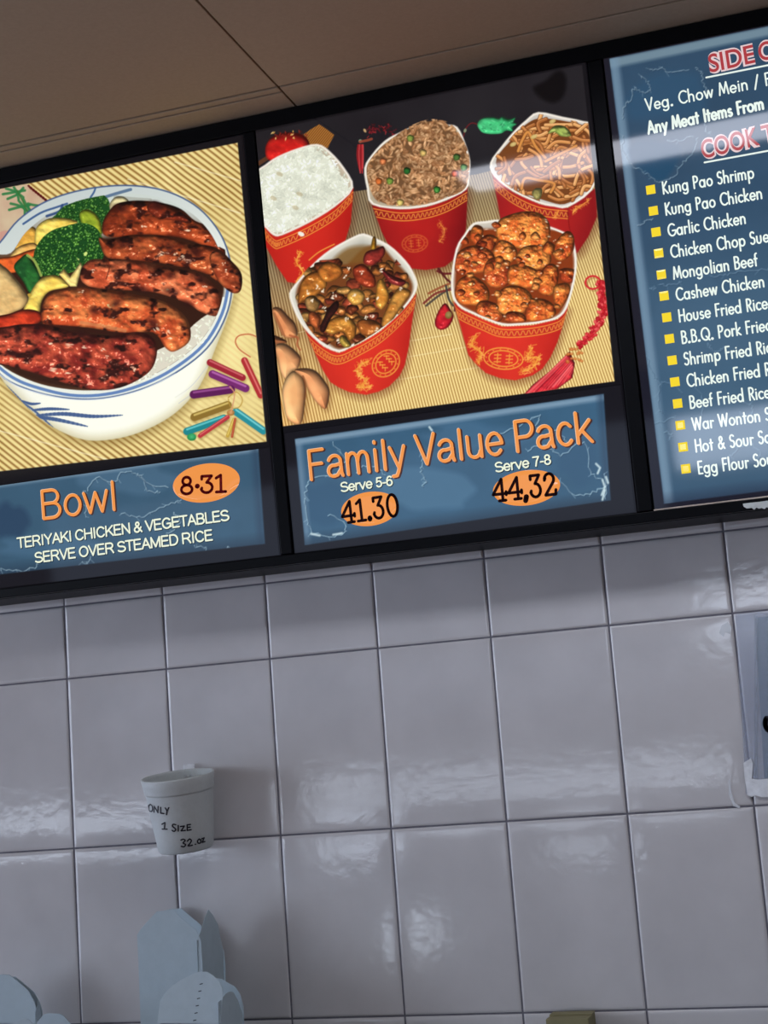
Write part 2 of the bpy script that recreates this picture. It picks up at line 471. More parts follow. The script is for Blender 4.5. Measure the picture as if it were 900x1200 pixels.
# ------------------------------------------------------------------ lettering
def arc(cx, cy, rx, ry, a0, a1, n=12):
    return [(cx + rx * math.cos(math.radians(a0 + (a1 - a0) * i / n)), cy + ry * math.sin(math.radians(a0 + (a1 - a0) * i / n))) for i in range(n + 1)]
XH = 0.58; r_ = XH / 2
GL = {
 'a': (.66, [arc(.29, r_, .25, r_, 0, 360, 20), [(.55, 0), (.55, XH)]]),
 'c': (.50, [arc(.30, r_, .25, r_, 48, 312)]),
 'd': (.66, [arc(.29, r_, .25, r_, 0, 360, 20), [(.55, 0), (.55, 1.05)]]),
 'e': (.58, [arc(.29, r_, .25, r_, 0, 318, 18), [(.04, r_), (.54, r_)]]),
 'f': (.34, [[(.14, 0), (.14, .82)] + arc(.27, .84, .13, .17, 180, 80, 6), [(.02, XH), (.30, XH)]]),
 'g': (.66, [arc(.29, r_, .25, r_, 0, 360, 20), [(.55, XH), (.55, -.08)] + arc(.31, -.10, .24, .2, 0, -150, 10)]),
 'h': (.60, [[(.07, 0), (.07, 1.05)], [(.07, .32)] + arc(.28, .35, .20, .23, 180, 0, 10) + [(.48, 0)]]),
 'i': (.20, [[(.10, 0), (.10, XH)], [(.095, .80), (.105, .80)]]),
 'j': (.20, [[(.10, -.25), (.10, XH)], [(.095, .80), (.105, .80)]]),
 'k': (.50, [[(.07, 0), (.07, 1.05)], [(.42, XH), (.09, .28), (.46, 0)]]),
 'l': (.20, [[(.10, 0), (.10, 1.05)]]),
 'm': (.92, [[(.07, 0), (.07, XH)], [(.07, .32)] + arc(.25, .37, .18, .21, 180, 0, 8) + [(.43, 0)], [(.43, .32)] + arc(.61, .37, .18, .21, 180, 0, 8) + [(.79, 0)]]),
 'n': (.60, [[(.07, 0), (.07, XH)], [(.07, .32)] + arc(.28, .35, .20, .23, 180, 0, 10) + [(.48, 0)]]),
 'o': (.62, [arc(.30, r_, .26, r_, 0, 360, 20)]),
 'p': (.66, [arc(.34, r_, .25, r_, 0, 360, 20), [(.08, XH), (.08, -.38)]]),
 'r': (.36, [[(.07, 0), (.07, XH)], [(.07, .36)] + arc(.25, .36, .18, .2, 170, 60, 6)]),
 's': (.42, [arc(.20, .43, .14, .15, 40, 250, 8) + arc(.20, .145, .16, .145, 75, -140, 9)]),
 't': (.34, [[(.16, 0), (.16, .86)], [(.02, XH), (.31, XH)]]),
 'u': (.60, [[(.07, XH), (.07, .22)] + arc(.27, .21, .20, .21, 180, 360, 10) + [(.47, XH)]]),
 'w': (.80, [[(.03, XH), (.21, 0), (.39, XH), (.57, 0), (.75, XH)]]),
 'y': (.52, [[(.03, XH), (.25, .02)], [(.48, XH), (.14, -.36)]]),
 'A': (.70, [[(.02, 0), (.34, 1), (.66, 0)], [(.13, .33), (.55, .33)]]),
 'B': (.58, [[(.08, 0), (.08, 1)], [(.08, 1)] + arc(.26, .77, .22, .23, 90, -90, 8) + [(.08, .54)], [(.26, .54)] + arc(.28, .27, .25, .27, 90, -90, 8) + [(.08, 0)]]),
 'C': (.74, [arc(.46, .5, .40, .5, 48, 312, 16)]),
 'E': (.50, [[(.45, 0), (.08, 0), (.08, 1), (.45, 1)], [(.08, .53), (.42, .53)]]),
 'F': (.48, [[(.08, 0), (.08, 1), (.44, 1)], [(.08, .53), (.40, .53)]]),
 'G': (.84, [arc(.46, .5, .40, .5, 48, 352, 16) + [(.50, .43)]]),
 'H': (.68, [[(.08, 0), (.08, 1)], [(.60, 0), (.60, 1)], [(.08, .53), (.60, .53)]]),
 'I': (.22, [[(.11, 0), (.11, 1)]]),
 'K': (.56, [[(.08, 0), (.08, 1)], [(.50, 1), (.09, .50), (.54, 0)]]),
 'M': (.86, [[(.03, 0), (.16, 1), (.42, .12), (.68, 1), (.81, 0)]]),
 'P': (.54, [[(.08, 0), (.08, 1)], [(.08, 1), (.24, 1)] + arc(.24, .745, .24, .255, 90, -90, 8) + [(.08, .49)]]),
 'Q': (.92, [arc(.46, .5, .41, .5, 0, 360, 24), [(.52, .30), (.86, -.04)]]),
 'R': (.56, [[(.08, 0), (.08, 1)], [(.08, 1), (.24, 1)] + arc(.24, .745, .24, .255, 90, -90, 8) + [(.08, .49)], [(.24, .49), (.52, 0)]]),
 'S': (.52, [arc(.26, .76, .20, .24, 35, 255, 9) + arc(.24, .27, .22, .27, 78, -145, 10)]),
 'V': (.66, [[(.02, 1), (.32, 0), (.62, 1)]]),
 'W': (.98, [[(.02, 1), (.25, 0), (.48, .95), (.71, 0), (.94, 1)]]),
 '&': (.72, [[(.66, 0), (.22, .68)] + arc(.33, .80, .14, .19, 220, -40, 8) + [(.14, .40)] + arc(.27, .24, .2, .24, 140, 300, 8) + [(.62, .42)]]),
 '.': (.24, [[(.095, .03), (.105, .03)]]),
 '/': (.46, [[(.04, -.12), (.40, 1.02)]]),
 ' ': (.30, []),
 # heavy slab figures of the changeable prices
 '8s': (.62, [arc(.30, .75, .17, .23, 0, 360, 16), arc(.30, .26, .23, .26, 0, 360, 16)]),
 '3s': (.60, [[(.06, .80), (.06, .97), (.48, .97), (.26, .60)] + arc(.26, .31, .24, .30, 80, -165, 10), [(.04, .22), (.06, .30)]]),
 '1s': (.48, [[(.06, .82), (.26, .98), (.26, .02)], [(.06, .02), (.46, .02)]]),
 '4s': (.68, [[(.48, .02), (.48, .98), (.03, .32), (.66, .32)], [(.30, .02), (.62, .02)], [(.66, .26), (.66, .40)]]),
 '0s': (.66, [arc(.32, .5, .25, .5, 0, 360, 22)]),
 '2s': (.62, [arc(.28, .73, .22, .25, 170, -30, 9) + [(.06, .04), (.54, .04), (.56, .24)], [(.06, .70), (.10, .80)]]),
 'ds': (.26, [[(.11, .07), (.13, .07)], [(.12, .06), (.07, -.10)]]),
 'dp': (.26, [[(.11, .06), (.13, .06)], [(.12, .03), (.12, .09)]]),
 'dm': (.26, [[(.12, .42), (.14, .42)]]),
}
# plain grotesque face of the orange titles and the small print
X2 = .72; q_ = X2 / 2
def _S(w, h0=0.0, k=1.0): return arc(w / 2, .745, w * .40, .245, 25, 240, 9) + arc(w / 2, .255, w * .46, .255, 70, -150, 10)
HG = {
 ' ': (.30, []), '-': (.38, [[(.06, .36), (.32, .36)]]), '.': (.28, [[(.13, .03), (.15, .03)]]),
 'A': (.84, [[(.04, 0), (.42, 1), (.80, 0)], [(.17, .34), (.67, .34)]]),
 'B': (.84, [[(.10, 0), (.10, 1), (.45, 1)] + arc(.45, .76, .26, .24, 80, -80, 8) + [(.45, .53), (.10, .53)], [(.45, .53)] + arc(.46, .265, .30, .265, 80, -80, 8) + [(.46, 0), (.10, 0)]]),
 'C': (.90, [arc(.48, .5, .40, .5, 38, 322, 18)]),
 'D': (.90, [[(.10, 0), (.10, 1), (.40, 1)] + arc(.40, .5, .42, .5, 80, -80, 12) + [(.40, 0), (.10, 0)]]),
 'E': (.80, [[(.72, 0), (.10, 0), (.10, 1), (.70, 1)], [(.10, .53), (.66, .53)]]),
 'F': (.74, [[(.10, 0), (.10, 1), (.68, 1)], [(.10, .52), (.60, .52)]]),
 'G': (.96, [arc(.49, .5, .41, .5, 40, 330, 18) + [(.88, .12), (.88, .46), (.52, .46)]]),
 'H': (.90, [[(.10, 0), (.10, 1)], [(.80, 0), (.80, 1)], [(.10, .53), (.80, .53)]]),
 'I': (.34, [[(.17, 0), (.17, 1)]]),
 'K': (.84, [[(.10, 0), (.10, 1)], [(.76, 1), (.11, .36)], [(.34, .58), (.80, 0)]]),
 'L': (.70, [[(.10, 1), (.10, 0), (.66, 0)]]),
 'M': (1.02, [[(.10, 0), (.10, 1), (.51, .05), (.92, 1), (.92, 0)]]),
 'N': (.90, [[(.10, 0), (.10, 1), (.80, 0), (.80, 1)]]),
 'O': (.98, [arc(.49, .5, .41, .5, 0, 360, 26)]),
 'P': (.80, [[(.10, 0), (.10, 1), (.46, 1)] + arc(.46, .73, .28, .27, 80, -80, 9) + [(.46, .46), (.10, .46)]]),
 'R': (.90, [[(.10, 0), (.10, 1), (.50, 1)] + arc(.50, .74, .28, .26, 80, -80, 9) + [(.50, .48), (.10, .48)], [(.48, .48), (.66, .30), (.82, 0)]]),
 'S': (.82, [_S(.82)]),
 'T': (.76, [[(.38, 0), (.38, 1)], [(.03, 1), (.73, 1)]]),
 'V': (.82, [[(.04, 1), (.41, 0), (.78, 1)]]),
 'Y': (.82, [[(.04, 1), (.41, .44), (.78, 1)], [(.41, .44), (.41, 0)]]),
 '&': (.86, [[(.80, 0), (.28, .66)] + arc(.40, .80, .16, .19, 215, -35, 8) + [(.20, .44)] + arc(.34, .25, .26, .25, 130, 300, 9) + [(.74, .46)]]),
 'a': (.72, [arc(.34, .50, .26, .22, 160, 20, 7) + [(.60, .12), (.64, .0)], [(.60, .42), (.34, .38)] + arc(.26, .20, .21, .19, 95, 275, 8) + [(.42, .04), (.59, .22)]]),
 'c': (.66, [arc(.35, q_, .28, q_, 40, 320, 14)]),
 'e': (.72, [arc(.36, q_, .29, q_, 2, 320, 16), [(.07, q_), (.65, q_)]]),
 'i': (.30, [[(.15, 0), (.15, X2)], [(.15, .95), (.15, 1.0)]]),
 'k': (.66, [[(.09, 0), (.09, 1)], [(.58, X2), (.10, .26)], [(.26, .42), (.62, 0)]]),
 'l': (.30, [[(.15, 0), (.15, 1)]]),
 'm': (1.06, [[(.09, 0), (.09, X2)], [(.09, .42)] + arc(.31, .48, .20, .24, 170, 0, 8) + [(.52, 0)], [(.52, .42)] + arc(.74, .48, .20, .24, 170, 0, 8) + [(.95, 0)]]),
 'o': (.72, [arc(.36, q_, .29, q_, 0, 360, 20)]),
 'r': (.44, [[(.09, 0), (.09, X2)], [(.09, .40)] + arc(.34, .44, .24, .27, 170, 75, 6)]),
 'u': (.72, [[(.09, X2), (.09, .25)] + arc(.33, .24, .24, .24, 180, 350, 9), [(.60, X2), (.60, 0)]]),
 'v': (.66, [[(.04, X2), (.33, 0), (.62, X2)]]),
 'w': (.94, [[(.03, X2), (.24, 0), (.47, .70), (.70, 0), (.91, X2)]]),
 'y': (.66, [[(.04, X2), (.34, .02)], [(.62, X2), (.32, -.12), (.24, -.26), (.08, -.27)]]),
 '5': (.70, [[(.60, 1), (.18, 1), (.12, .50)] + arc(.34, .32, .27, .32, 120, -150, 12)]),
 '6': (.70, [arc(.35, .31, .27, .31, 0, 360, 18), [(.08, .34), (.10, .66), (.20, .90)] + arc(.38, .78, .20, .22, 110, 30, 4)]),
 '7': (.70, [[(.07, .97), (.63, .97), (.40, .52), (.28, 0)]]),
 '8': (.70, [arc(.35, .76, .22, .23, 0, 360, 16), arc(.35, .265, .27, .265, 0, 360, 18)]),
}
def ribbon(V, F, P, w, z=0.0, f=None):
    """flat stroke of width w along P (2-D), round ends"""
    P = [np.array(p, float) for p in P]
    def put(q): V.append((q[0], q[1], z) if f is None else f(q)); return len(V) - 1
    for i in range(len(P) - 1):
        a, b = P[i], P[i + 1]; d = b - a; L = np.linalg.norm(d)
        if L < 1e-9: continue
        n = np.array([-d[1], d[0]]) / L * w / 2
        F.append(tuple(put(q) for q in (a - n, b - n, b + n, a + n)))
    for p in P:
        F.append(tuple(put(p + np.array([math.cos(k * math.pi / 4), math.sin(k * math.pi / 4)]) * w / 2) for k in range(8)))

def stroke_text(name, toks, p0, cap, sx, weight, mat, parent, lift, rot=0.0, p1=None, trk=0.0, G=None, dx=0.0, dy=0.0):
    """p0: baseline start on the board; cap height and stroke weight in metres; sx: width factor, or fitted to end at p1"""
    if isinstance(toks, str): toks = list(toks)
    G = G or GL
    adv = sum(G[t][0] + trk for t in toks) - trk
    if p1 is not None:
        d = np.array(p1) - np.array(p0); sx = np.linalg.norm(d) / (adv * cap); rot = math.atan2(d[1], d[0])
    ca, sa = math.cos(rot), math.sin(rot)
    V, F = [], []; x = 0
    for t in toks:
        a, S = G[t]; a += trk
        for st in S:
            Q = []
            for (gx, gy) in st:
                lx, ly = (x + gx) * cap * sx, gy * cap
                Q.append((p0[0] - parent['u'] + dx + lx * ca - ly * sa, p0[1] - parent['v'] + dy + lx * sa + ly * ca))
            ribbon(V, F, Q, weight * (1.7 if t in ('.', 'ds', 'dm', 'dp') else 1.0), lift)
        x += a
    return mesh_obj(name, V, F, mat, parent)

def font_text(name, s, p0, p1, cap, mat, parent, lift, bold=0.0, sp=1.0, dx=0.0, dy=0.0):
    """built-in face, baseline from p0 to p1 on the board (fitted), capital height cap"""
    cu = bpy.data.curves.new(name, 'FONT'); cu.body = s; cu.size = 1.0; cu.offset = bold; cu.resolution_u = 6; cu.space_character = sp
    tmp = bpy.data.objects.new('tmp', cu); COL.objects.link(tmp)
    dg = bpy.context.evaluated_depsgraph_get(); dg.update()
    me = bpy.data.meshes.new_from_object(tmp.evaluated_get(dg))
    bpy.data.objects.remove(tmp); bpy.data.curves.remove(cu)
    n = len(me.vertices); co = np.zeros(n * 3, np.float32); me.vertices.foreach_get('co', co); co = co.reshape(-1, 3)
    x0, x1 = co[:, 0].min(), co[:, 0].max()
    d = np.array(p1) - np.array(p0); L = np.linalg.norm(d); ang = math.atan2(d[1], d[0])
    lx = (co[:, 0] - x0) * (L / (x1 - x0)); ly = co[:, 1] * (cap / CAPH)
    out = np.zeros_like(co)
    out[:, 0] = p0[0] - parent['u'] + dx + lx * math.cos(ang) - ly * math.sin(ang)
    out[:, 1] = p0[1] - parent['v'] + dy + lx * math.sin(ang) + ly * math.cos(ang)
    out[:, 2] = lift
    me.vertices.foreach_set('co', out.ravel()); me.update()
    me.materials.clear(); me.materials.append(mat)
    me.name = name
    return link(bpy.data.objects.new(name, me), parent)
def _caph():
    cu = bpy.data.curves.new('m', 'FONT'); cu.body = 'H'; cu.size = 1.0
    tmp = bpy.data.objects.new('m', cu); COL.objects.link(tmp)
    dg = bpy.context.evaluated_depsgraph_get(); dg.update()
    me = bpy.data.meshes.new_from_object(tmp.evaluated_get(dg))
    h = max(v.co.y for v in me.vertices)
    bpy.data.objects.remove(tmp); bpy.data.curves.remove(cu); bpy.data.meshes.remove(me)
    return h
CAPH = _caph()

# ------------------------------------------------------------------ menu light box
BROT = (math.radians(90) + TILT, 0, 0)
def bframe(name, u, v, label, cat, group=None):
    """an empty on the board plane: local x along the board, y up it, z out of it"""
    P = BO + u * BU + v * BV
    o = empty(name, P, label, cat, group, BROT)
    o['u'] = u; o['v'] = v
    return o
def bpart(name, boxes, mat, parent, bev=0.0):
    bm = bmesh.new()
    for (u0, u1, v0, v1, z0, z1) in boxes:
        add_box(bm, u0 - parent['u'], u1 - parent['u'], v0 - parent['v'], v1 - parent['v'], z0, z1, bev)
    return bm_obj(name, bm, mat, parent)

BL, BR_ = -0.165, 1.765           # ends of the board
V_BOT, V_SHEET, V_TOP, V_END = 0.0475, 0.0655, 0.803, 0.8305
MULL = [(-0.165, -0.127), (0.4745, 0.4965), (1.0800, 1.1045), (1.727, 1.765)]
box = bframe('menu_light_box', 0.8, V_BOT, 'long black light box holding the three lit menu panels, fixed under the ceiling', 'light box')
bm = bmesh.new()
# cabinet body: slanted front just behind the panels, back on the wall
prof = [BO + V_BOT * BV - 0.013 * BN, BO + V_END * BV - 0.013 * BN]
prof = [(p[1], p[2]) for p in prof]
prof = [(-0.003, Z0 + 0.1475), (prof[0][0], Z0 + 0.1475), (prof[1][0], ZC - 0.002), (-0.003, ZC - 0.002)]
MI = (Matrix.Translation(Vector(BO + 0.8 * BU + V_BOT * BV)) @ Matrix.Rotation(BROT[0], 4, 'X')).inverted()
prism(bm, [MI @ Vector((BL, y, z)) for y, z in prof], (MI.to_3x3() @ Vector((BR_ - BL, 0, 0))))
bm_obj('cabinet', bm, MAT_FRAME, box)
bpart('bottom_rail', [(BL, BR_, V_BOT, V_SHEET - 0.0015, -0.0125, 0.006)], MAT_FRAME, box, 0.0012)
bpart('top_rail', [(BL, BR_, V_TOP + 0.0005, V_END, -0.0125, 0.006)], MAT_FRAME, box, 0.0012)
for (a, b) in MULL:
    bpart('mullion', [(a + 0.0008, b - 0.0008, V_SHEET, V_TOP, -0.0125, 0.005)], MAT_FRAME, box, 0.0012)
# bare metal edge under the right hand panel and scraps of a torn sticker
e0 = bd(762, 600)
bpart('metal_edge', [(1.106, 1.725, V_SHEET - 0.0012, V_SHEET + 0.0010, 0.0062, 0.0070)], MAT_METAL, box)
st = [bd(*p) for p in crop(730, 560, 5.29)([(745, 162), (800, 155), (850, 150), (900, 143), (960, 138), (960, 172), (930, 176), (905, 188), (890, 184), (880, 196), (862, 188), (845, 193), (830, 186), (815, 200), (800, 188), (770, 192), (750, 180)])]
bm = bmesh.new()
prism(bm, [Vector((p[0] - box['u'], p[1] - box['v'], 0.0062)) for p in st], Vector((0, 0, 0.0006)))
bm_obj('torn_sticker', bm, MAT_STICKER, box)

def sheet(parent, u0, u1):
    return bpart('backing_sheet', [(u0, u1, V_SHEET, V_TOP, -0.0115, 0.0)], MAT_SHEET, parent)
PHOTO_MAT = print_mat('backlit_photo_film')
PLAQUE_MAT = print_mat('backlit_plaque_film')
MENU_MAT = print_mat('backlit_menu_film', 0.95)
M_ORANGE = backlit('ink_orange', (244, 152, 74)); M_ORANGE_D = backlit('ink_brown', (70, 42, 40)); M_ORANGE_L = backlit('ink_pale_orange', (250, 196, 150))
M_WHITE = backlit('ink_white', (236, 248, 240)); M_SHADOW = backlit('ink_navy', (30, 46, 64))
M_RED = backlit('ink_red', (176, 62, 68)); M_PINK = backlit('ink_pink', (232, 206, 208)); M_YEL = backlit('ink_yellow', (250, 220, 50)); M_LEMON = backlit('ink_lemon', (252, 238, 130))
M_DKRED = principled('figure_red', (128, 10, 16), rough=.5, spec=.1); M_BLACK = principled('figure_black', (40, 8, 12), rough=.5, spec=.1)
M_CREAM = backlit('ink_cream', (240, 246, 220))

# ------------------------------------------------------------------ panel: rice bowl
BLK = C3((20, 19, 24))
def grad(a, b, k): return C3(a) * (1 - k[..., None]) + C3(b) * k[..., None]

p1 = bframe('menu_poster', 0.17, V_SHEET, 'lit menu panel with teriyaki chicken rice bowl photo and orange price 8.31', 'menu panel', 'lit menu panels in the light box')
sheet(p1, -0.125, 0.4725)
A = Art(-0.122, 0.4700, 0.252, 0.801, 1120, BLK)
k = crop(0, 180, 900 / 330)
frame1 = [(-60, 233.5), (278.5, 167.5), (312.5, 517.5), (-60, 559)]
A.poly(frame1, lambda x, y, d: (lambda s, t: grad((252, 232, 156), (140, 92, 34), np.clip((np.sin(s) * 0.5 + 0.5) ** 2.0 * t, 0, 1)))(
    (x * -0.60 + y * 0.80) * 2 * math.pi / 6.0 + 0.8 * fbm(x * .02, y * .02, 2) * 4, np.clip(0.50 + 0.9 * ((y - 400) / 200) ** 2 - 0.5 * ((x > 190) * np.clip((x - 190) / 60, 0, 1) * np.clip((430 - abs(y - 430)) / 430, 0, 1)) + 0.5 * fbm(x * .03 + 3, y * .03) - 0.2 - 0.55 * np.exp(-((x - 262) ** 2 + (y - 430) ** 2) / 2600), 0.12, 1)), smooth=False)
FR1 = A.mask(frame1, False)
A.poly(frame1, lambda x, y, d: grad((255, 244, 190), (150, 120, 60), (fbm(x * .04, y * .012 + 8, 3))), smooth=False, alpha=0.22)
# cross threads of the mat
for a, b in (((150, 210), (282, 250)), ((205, 190), (282, 212)), ((0, 505), (150, 545))):
    A.line([a, b], 1.2, (255, 248, 215), 0.6, clip=FR1)
# plate with painted bamboo at the top left
A.poly(k([(-60, 100), (70, 95), (110, 115), (150, 150), (200, 200), (90, 330), (-60, 330)]), lambda x, y, d: grad((214, 196, 160), (196, 158, 132), fbm(x * .05, y * .05)), clip=FR1)
for i in range(9):
    t = i / 8; A.line(k([(92 + 62 * t, 103 + 50 * t), (100 + 62 * t, 112 + 50 * t)]), 2.6, (86, 18, 18), 0.9)
for L in ([(10, 130), (40, 125), (80, 118)], [(20, 112), (50, 122), (75, 140)], [(45, 108), (55, 125), (60, 145)], [(75, 110), (62, 125)], [(30, 180), (60, 172), (95, 165)], [(35, 160), (65, 168), (90, 185)], [(80, 195), (78, 175), (60, 150)], [(100, 185), (85, 165), (75, 145)], [(140, 168), (110, 165), (90, 160)], [(25, 145), (48, 135), (60, 128)], [(110, 195), (95, 180), (88, 165)]):
    A.line(k(L), 3.0, (46, 120, 66), 0.9, clip=FR1)
A.line(k([(55, 118), (72, 150), (88, 185), (95, 205)]), 1.8, (60, 110, 50), 0.9, clip=FR1)
A.ell(4, 276, 8, 5, -0.5, (206, 140, 130), 0.6)
# bowl: outside
outer = k([(-60, 420), (-50, 330), (0, 285), (60, 212), (150, 152), (270, 115), (400, 102), (520, 117), (620, 163), (690, 234), (730, 318), (742, 420), (722, 520), (662, 622), (560, 702), (450, 754), (330, 782), (220, 782), (100, 757), (0, 705), (-50, 600)])
body = k([(742, 410), (735, 500), (690, 620), (640, 740), (560, 830), (450, 890), (340, 916), (250, 910), (150, 862), (60, 782), (-10, 690), (-20, 560), (300, 400), (640, 380)])
def bodyc(x, y, d):
    s = np.clip((14 - d) / 14, 0, 1) ** 1.5
    c = grad((255, 255, 238), (214, 206, 168), s)
    g = np.clip((70 - x) / 80, 0, 1) * np.clip((y - 440) / 60, 0, 1)
    return c * (1 - .25 * g[..., None]) + C3((150, 160, 180)) * (.25 * g[..., None])
A.poly([(q[0] + 2, q[1] + 6) for q in body], (120, 92, 40), fe=6, alpha=0.45, clip=FR1)
A.poly(body, bodyc, clip=FR1)
B1 = A.mask(body)
for i in range(5):   # throwing rings on the flank
    A.line(k([(560 + 12 * i, 780 + 18 * i), (620 + 14 * i, 735 + 14 * i), (690 - 2 * i, 640 + 24 * i)]), 1.0, (196, 200, 205), 0.6, clip=B1)
def leaf(P, w, col=(66, 92, 138)):
    P = catmull(k(P), False, 8); n = len(P)
    for i in range(n - 1):
        t = (i + .5) / n
        A.line([P[i], P[i + 1]], max(0.6, w * math.sin(math.pi * min(1, t * 0.9 + 0.1)) ** 0.8), col, 0.85, clip=B1, smooth=False)
leaf([(110, 838), (200, 832), (300, 840), (392, 836)], 4.6); leaf([(105, 820), (160, 816), (222, 818)], 3.6)
leaf([(118, 842), (180, 850), (280, 872)], 4.4); leaf([(80, 800), (120, 830), (190, 895)], 2.4); leaf([(70, 790), (100, 800), (130, 798)], 3.0); leaf([(20, 740), (70, 792), (110, 838)], 2.2)
# rim
A.poly(outer, lambda x, y, d: grad((196, 206, 204), (236, 240, 228), np.clip((y - 225) / 160 + (x - 60) / 500, 0, 1)), clip=FR1)
A.line(list(outer) + [outer[0]], 1.9, (58, 82, 128), 0.85, clip=FR1)
inner = k([(-60, 420), (-30, 330), (35, 318), (85, 250), (170, 185), (275, 145), (400, 128), (505, 140), (600, 182), (668, 248), (705, 325), (716, 420), (696, 510), (640, 600), (545, 676), (440, 728), (330, 754), (225, 754), (110, 730), (0, 672), (-50, 590)])
A.line(k([(-20, 668), (40, 715), (110, 745), (225, 772), (335, 770), (445, 742), (552, 690), (652, 610), (710, 512), (731, 420)]), 3.6, (84, 120, 178), 0.9, clip=FR1)
A.line(k([(-20, 690), (40, 735), (110, 762), (225, 786), (335, 784), (452, 756), (562, 704)]), 1.2, (230, 236, 240), 0.8, clip=FR1)
A.poly(inner, lambda x, y, d: grad((205, 214, 206), (90, 60, 40), np.clip((y - 245) / 60, 0, 1)), clip=FR1)
A.line(k([(75, 225), (130, 190), (180, 172), (215, 160)]), 2.4, (52, 84, 134), 0.9); A.line(k([(150, 200), (190, 185), (200, 165)]), 3, (44, 70, 120), 0.9)
A.line(k([(290, 140), (300, 125), (305, 112)]), 2.2, (60, 92, 140), 0.9); A.line(k([(340, 138), (372, 128), (418, 115)]), 3.6, (84, 110, 140), 0.9)
A.line(k([(370, 140), (420, 146), (480, 150)]), 5, (150, 150, 136), 0.5)
IN1 = np.minimum(A.mask(inner) + A.mask(k([(690, 300), (775, 360), (772, 445), (690, 445)])), 1) * FR1
A.poly(k([(-60, 560), (-40, 400), (60, 330), (200, 300), (400, 260), (640, 260), (712, 400), (690, 510), (560, 660), (420, 726), (300, 750), (160, 740), (30, 690)]), (52, 26, 16), clip=IN1, fe=3)
# rice
A.poly(k([(380, 752), (470, 650), (560, 600), (640, 530), (700, 500), (690, 560), (640, 605), (545, 678), (450, 728)]), (222, 216, 196), clip=IN1)
RICE = A.mask(k([(400, 748), (480, 650), (560, 600), (640, 530), (700, 500), (696, 520), (650, 605), (548, 682), (450, 732)])) * FR1
rr = random.Random(3)
for i in range(330):
    x, y = rr.uniform(150, 262), rr.uniform(360, 462); c = rr.uniform(226, 262)
    A.ell(x, y, rr.uniform(2.4, 3.6), rr.uniform(1.0, 1.4), rr.uniform(0, 3.14), (c, c, c - 22), 1, RICE, 34)
# vegetables
def broc(P, n, seed, lo=(28, 76, 32), hi=(128, 180, 80)):
    P = k(P); A.poly(P, lo, clip=IN1)
    m = A.mask(P); q = np.array(P); r2 = random.Random(seed)
    for i in range(n):
        x, y = r2.uniform(q[:, 0].min(), q[:, 0].max()), r2.uniform(q[:, 1].min(), q[:, 1].max())
        t = r2.random() ** 1.2 * (0.55 + 0.45 * fbm(np.array(x * .08), np.array(y * .08)) * 1.6)
        A.ell(x, y, r2.uniform(1.0, 1.9), r2.uniform(.9, 1.5), r2.uniform(0, 3), tuple(C3(lo) * (1 - t) + C3(hi) * t), .95, m * IN1, 70)
broc([(180, 195), (210, 165), (260, 145), (320, 130), (350, 155), (350, 215), (325, 255), (250, 222), (170, 212)], 420, 1)
A.lump(k([(255, 190), (280, 178), (308, 195), (325, 230), (322, 262), (285, 245), (262, 225)]), (176, 186, 50), (128, 150, 40), seed=4, gloss=.3, Rr=5, amp=.8, clip=IN1)
A.lump(k([(48, 285), (60, 250), (85, 232), (115, 240), (118, 280), (105, 305), (50, 305)]), (226, 176, 74), (205, 150, 60), seed=5, gloss=.2, Rr=5, amp=.8, clip=IN1)
A.lump(k([(112, 275), (118, 235), (150, 210), (190, 205), (235, 212), (245, 225), (180, 262), (140, 285), (115, 300)]), (242, 220, 110), (230, 196, 84), seed=6, gloss=.2, Rr=5, rim=.8, amp=.8, clip=IN1)
A.lump(k([(30, 330), (60, 298), (105, 285), (125, 300), (120, 320), (60, 335), (20, 350)]), (240, 196, 112), (236, 176, 90), seed=7, gloss=.2, Rr=5, rim=.8, amp=.8, clip=FR1)
A.lump(k([(-30, 340), (40, 328), (90, 310), (130, 303), (132, 318), (80, 345), (50, 380), (-30, 375)]), (226, 104, 44), (206, 84, 36), seed=8, gloss=.3, Rr=4, rim=.7, amp=.8, clip=FR1)
broc([(125, 285), (160, 250), (210, 232), (265, 222), (310, 240), (332, 285), (330, 335), (300, 350), (262, 368), (180, 392), (125, 385), (108, 330)], 760, 2, (24, 72, 30), (126, 184, 80))
A.ell(100.5, 297.5, 1.8, 2.6, .6, (216, 230, 130)); A.ell(92, 304, 1.4, 1, .6, (180, 200, 110))
A.lump(k([(45, 365), (65, 335), (88, 322), (105, 345), (130, 385), (125, 420), (98, 448), (75, 410)]), (40, 104, 44), (24, 74, 34), seed=9, gloss=.25, Rr=6, amp=.8, clip=FR1)
A.line(k([(88, 325), (112, 345), (132, 390)]), 3, (172, 190, 90), .8, clip=FR1)
A.lump(k([(75, 500), (100, 440), (130, 400), (165, 388), (200, 398), (220, 425), (160, 440), (135, 470), (125, 510), (95, 500)]), (242, 218, 108), (234, 196, 84), seed=10, gloss=.25, Rr=6, rim=.75, amp=.8, clip=FR1)
A.lump(k([(188, 385), (205, 368), (225, 392), (258, 348), (264, 358), (246, 425), (225, 425)]), (238, 218, 140), (226, 190, 96), seed=11, gloss=.2, Rr=4, rim=.8, smooth=False, amp=.8, clip=FR1)
A.ell(34.5, 346, 2.6, 2, 0, (196, 160, 60))
A.lump(k([(-30, 350), (15, 362), (45, 392), (75, 430), (92, 462), (78, 490), (50, 505), (-30, 535)]), (218, 184, 122), (202, 160, 100), seed=12, gloss=.05, amp=.5, Rr=10, rim=.8, clip=FR1)
A.lump(k([(350, 165), (368, 140), (395, 138), (412, 155), (380, 170), (360, 190)]), (226, 214, 160), (214, 200, 150), seed=13, gloss=.2, Rr=4, amp=.8, clip=IN1)
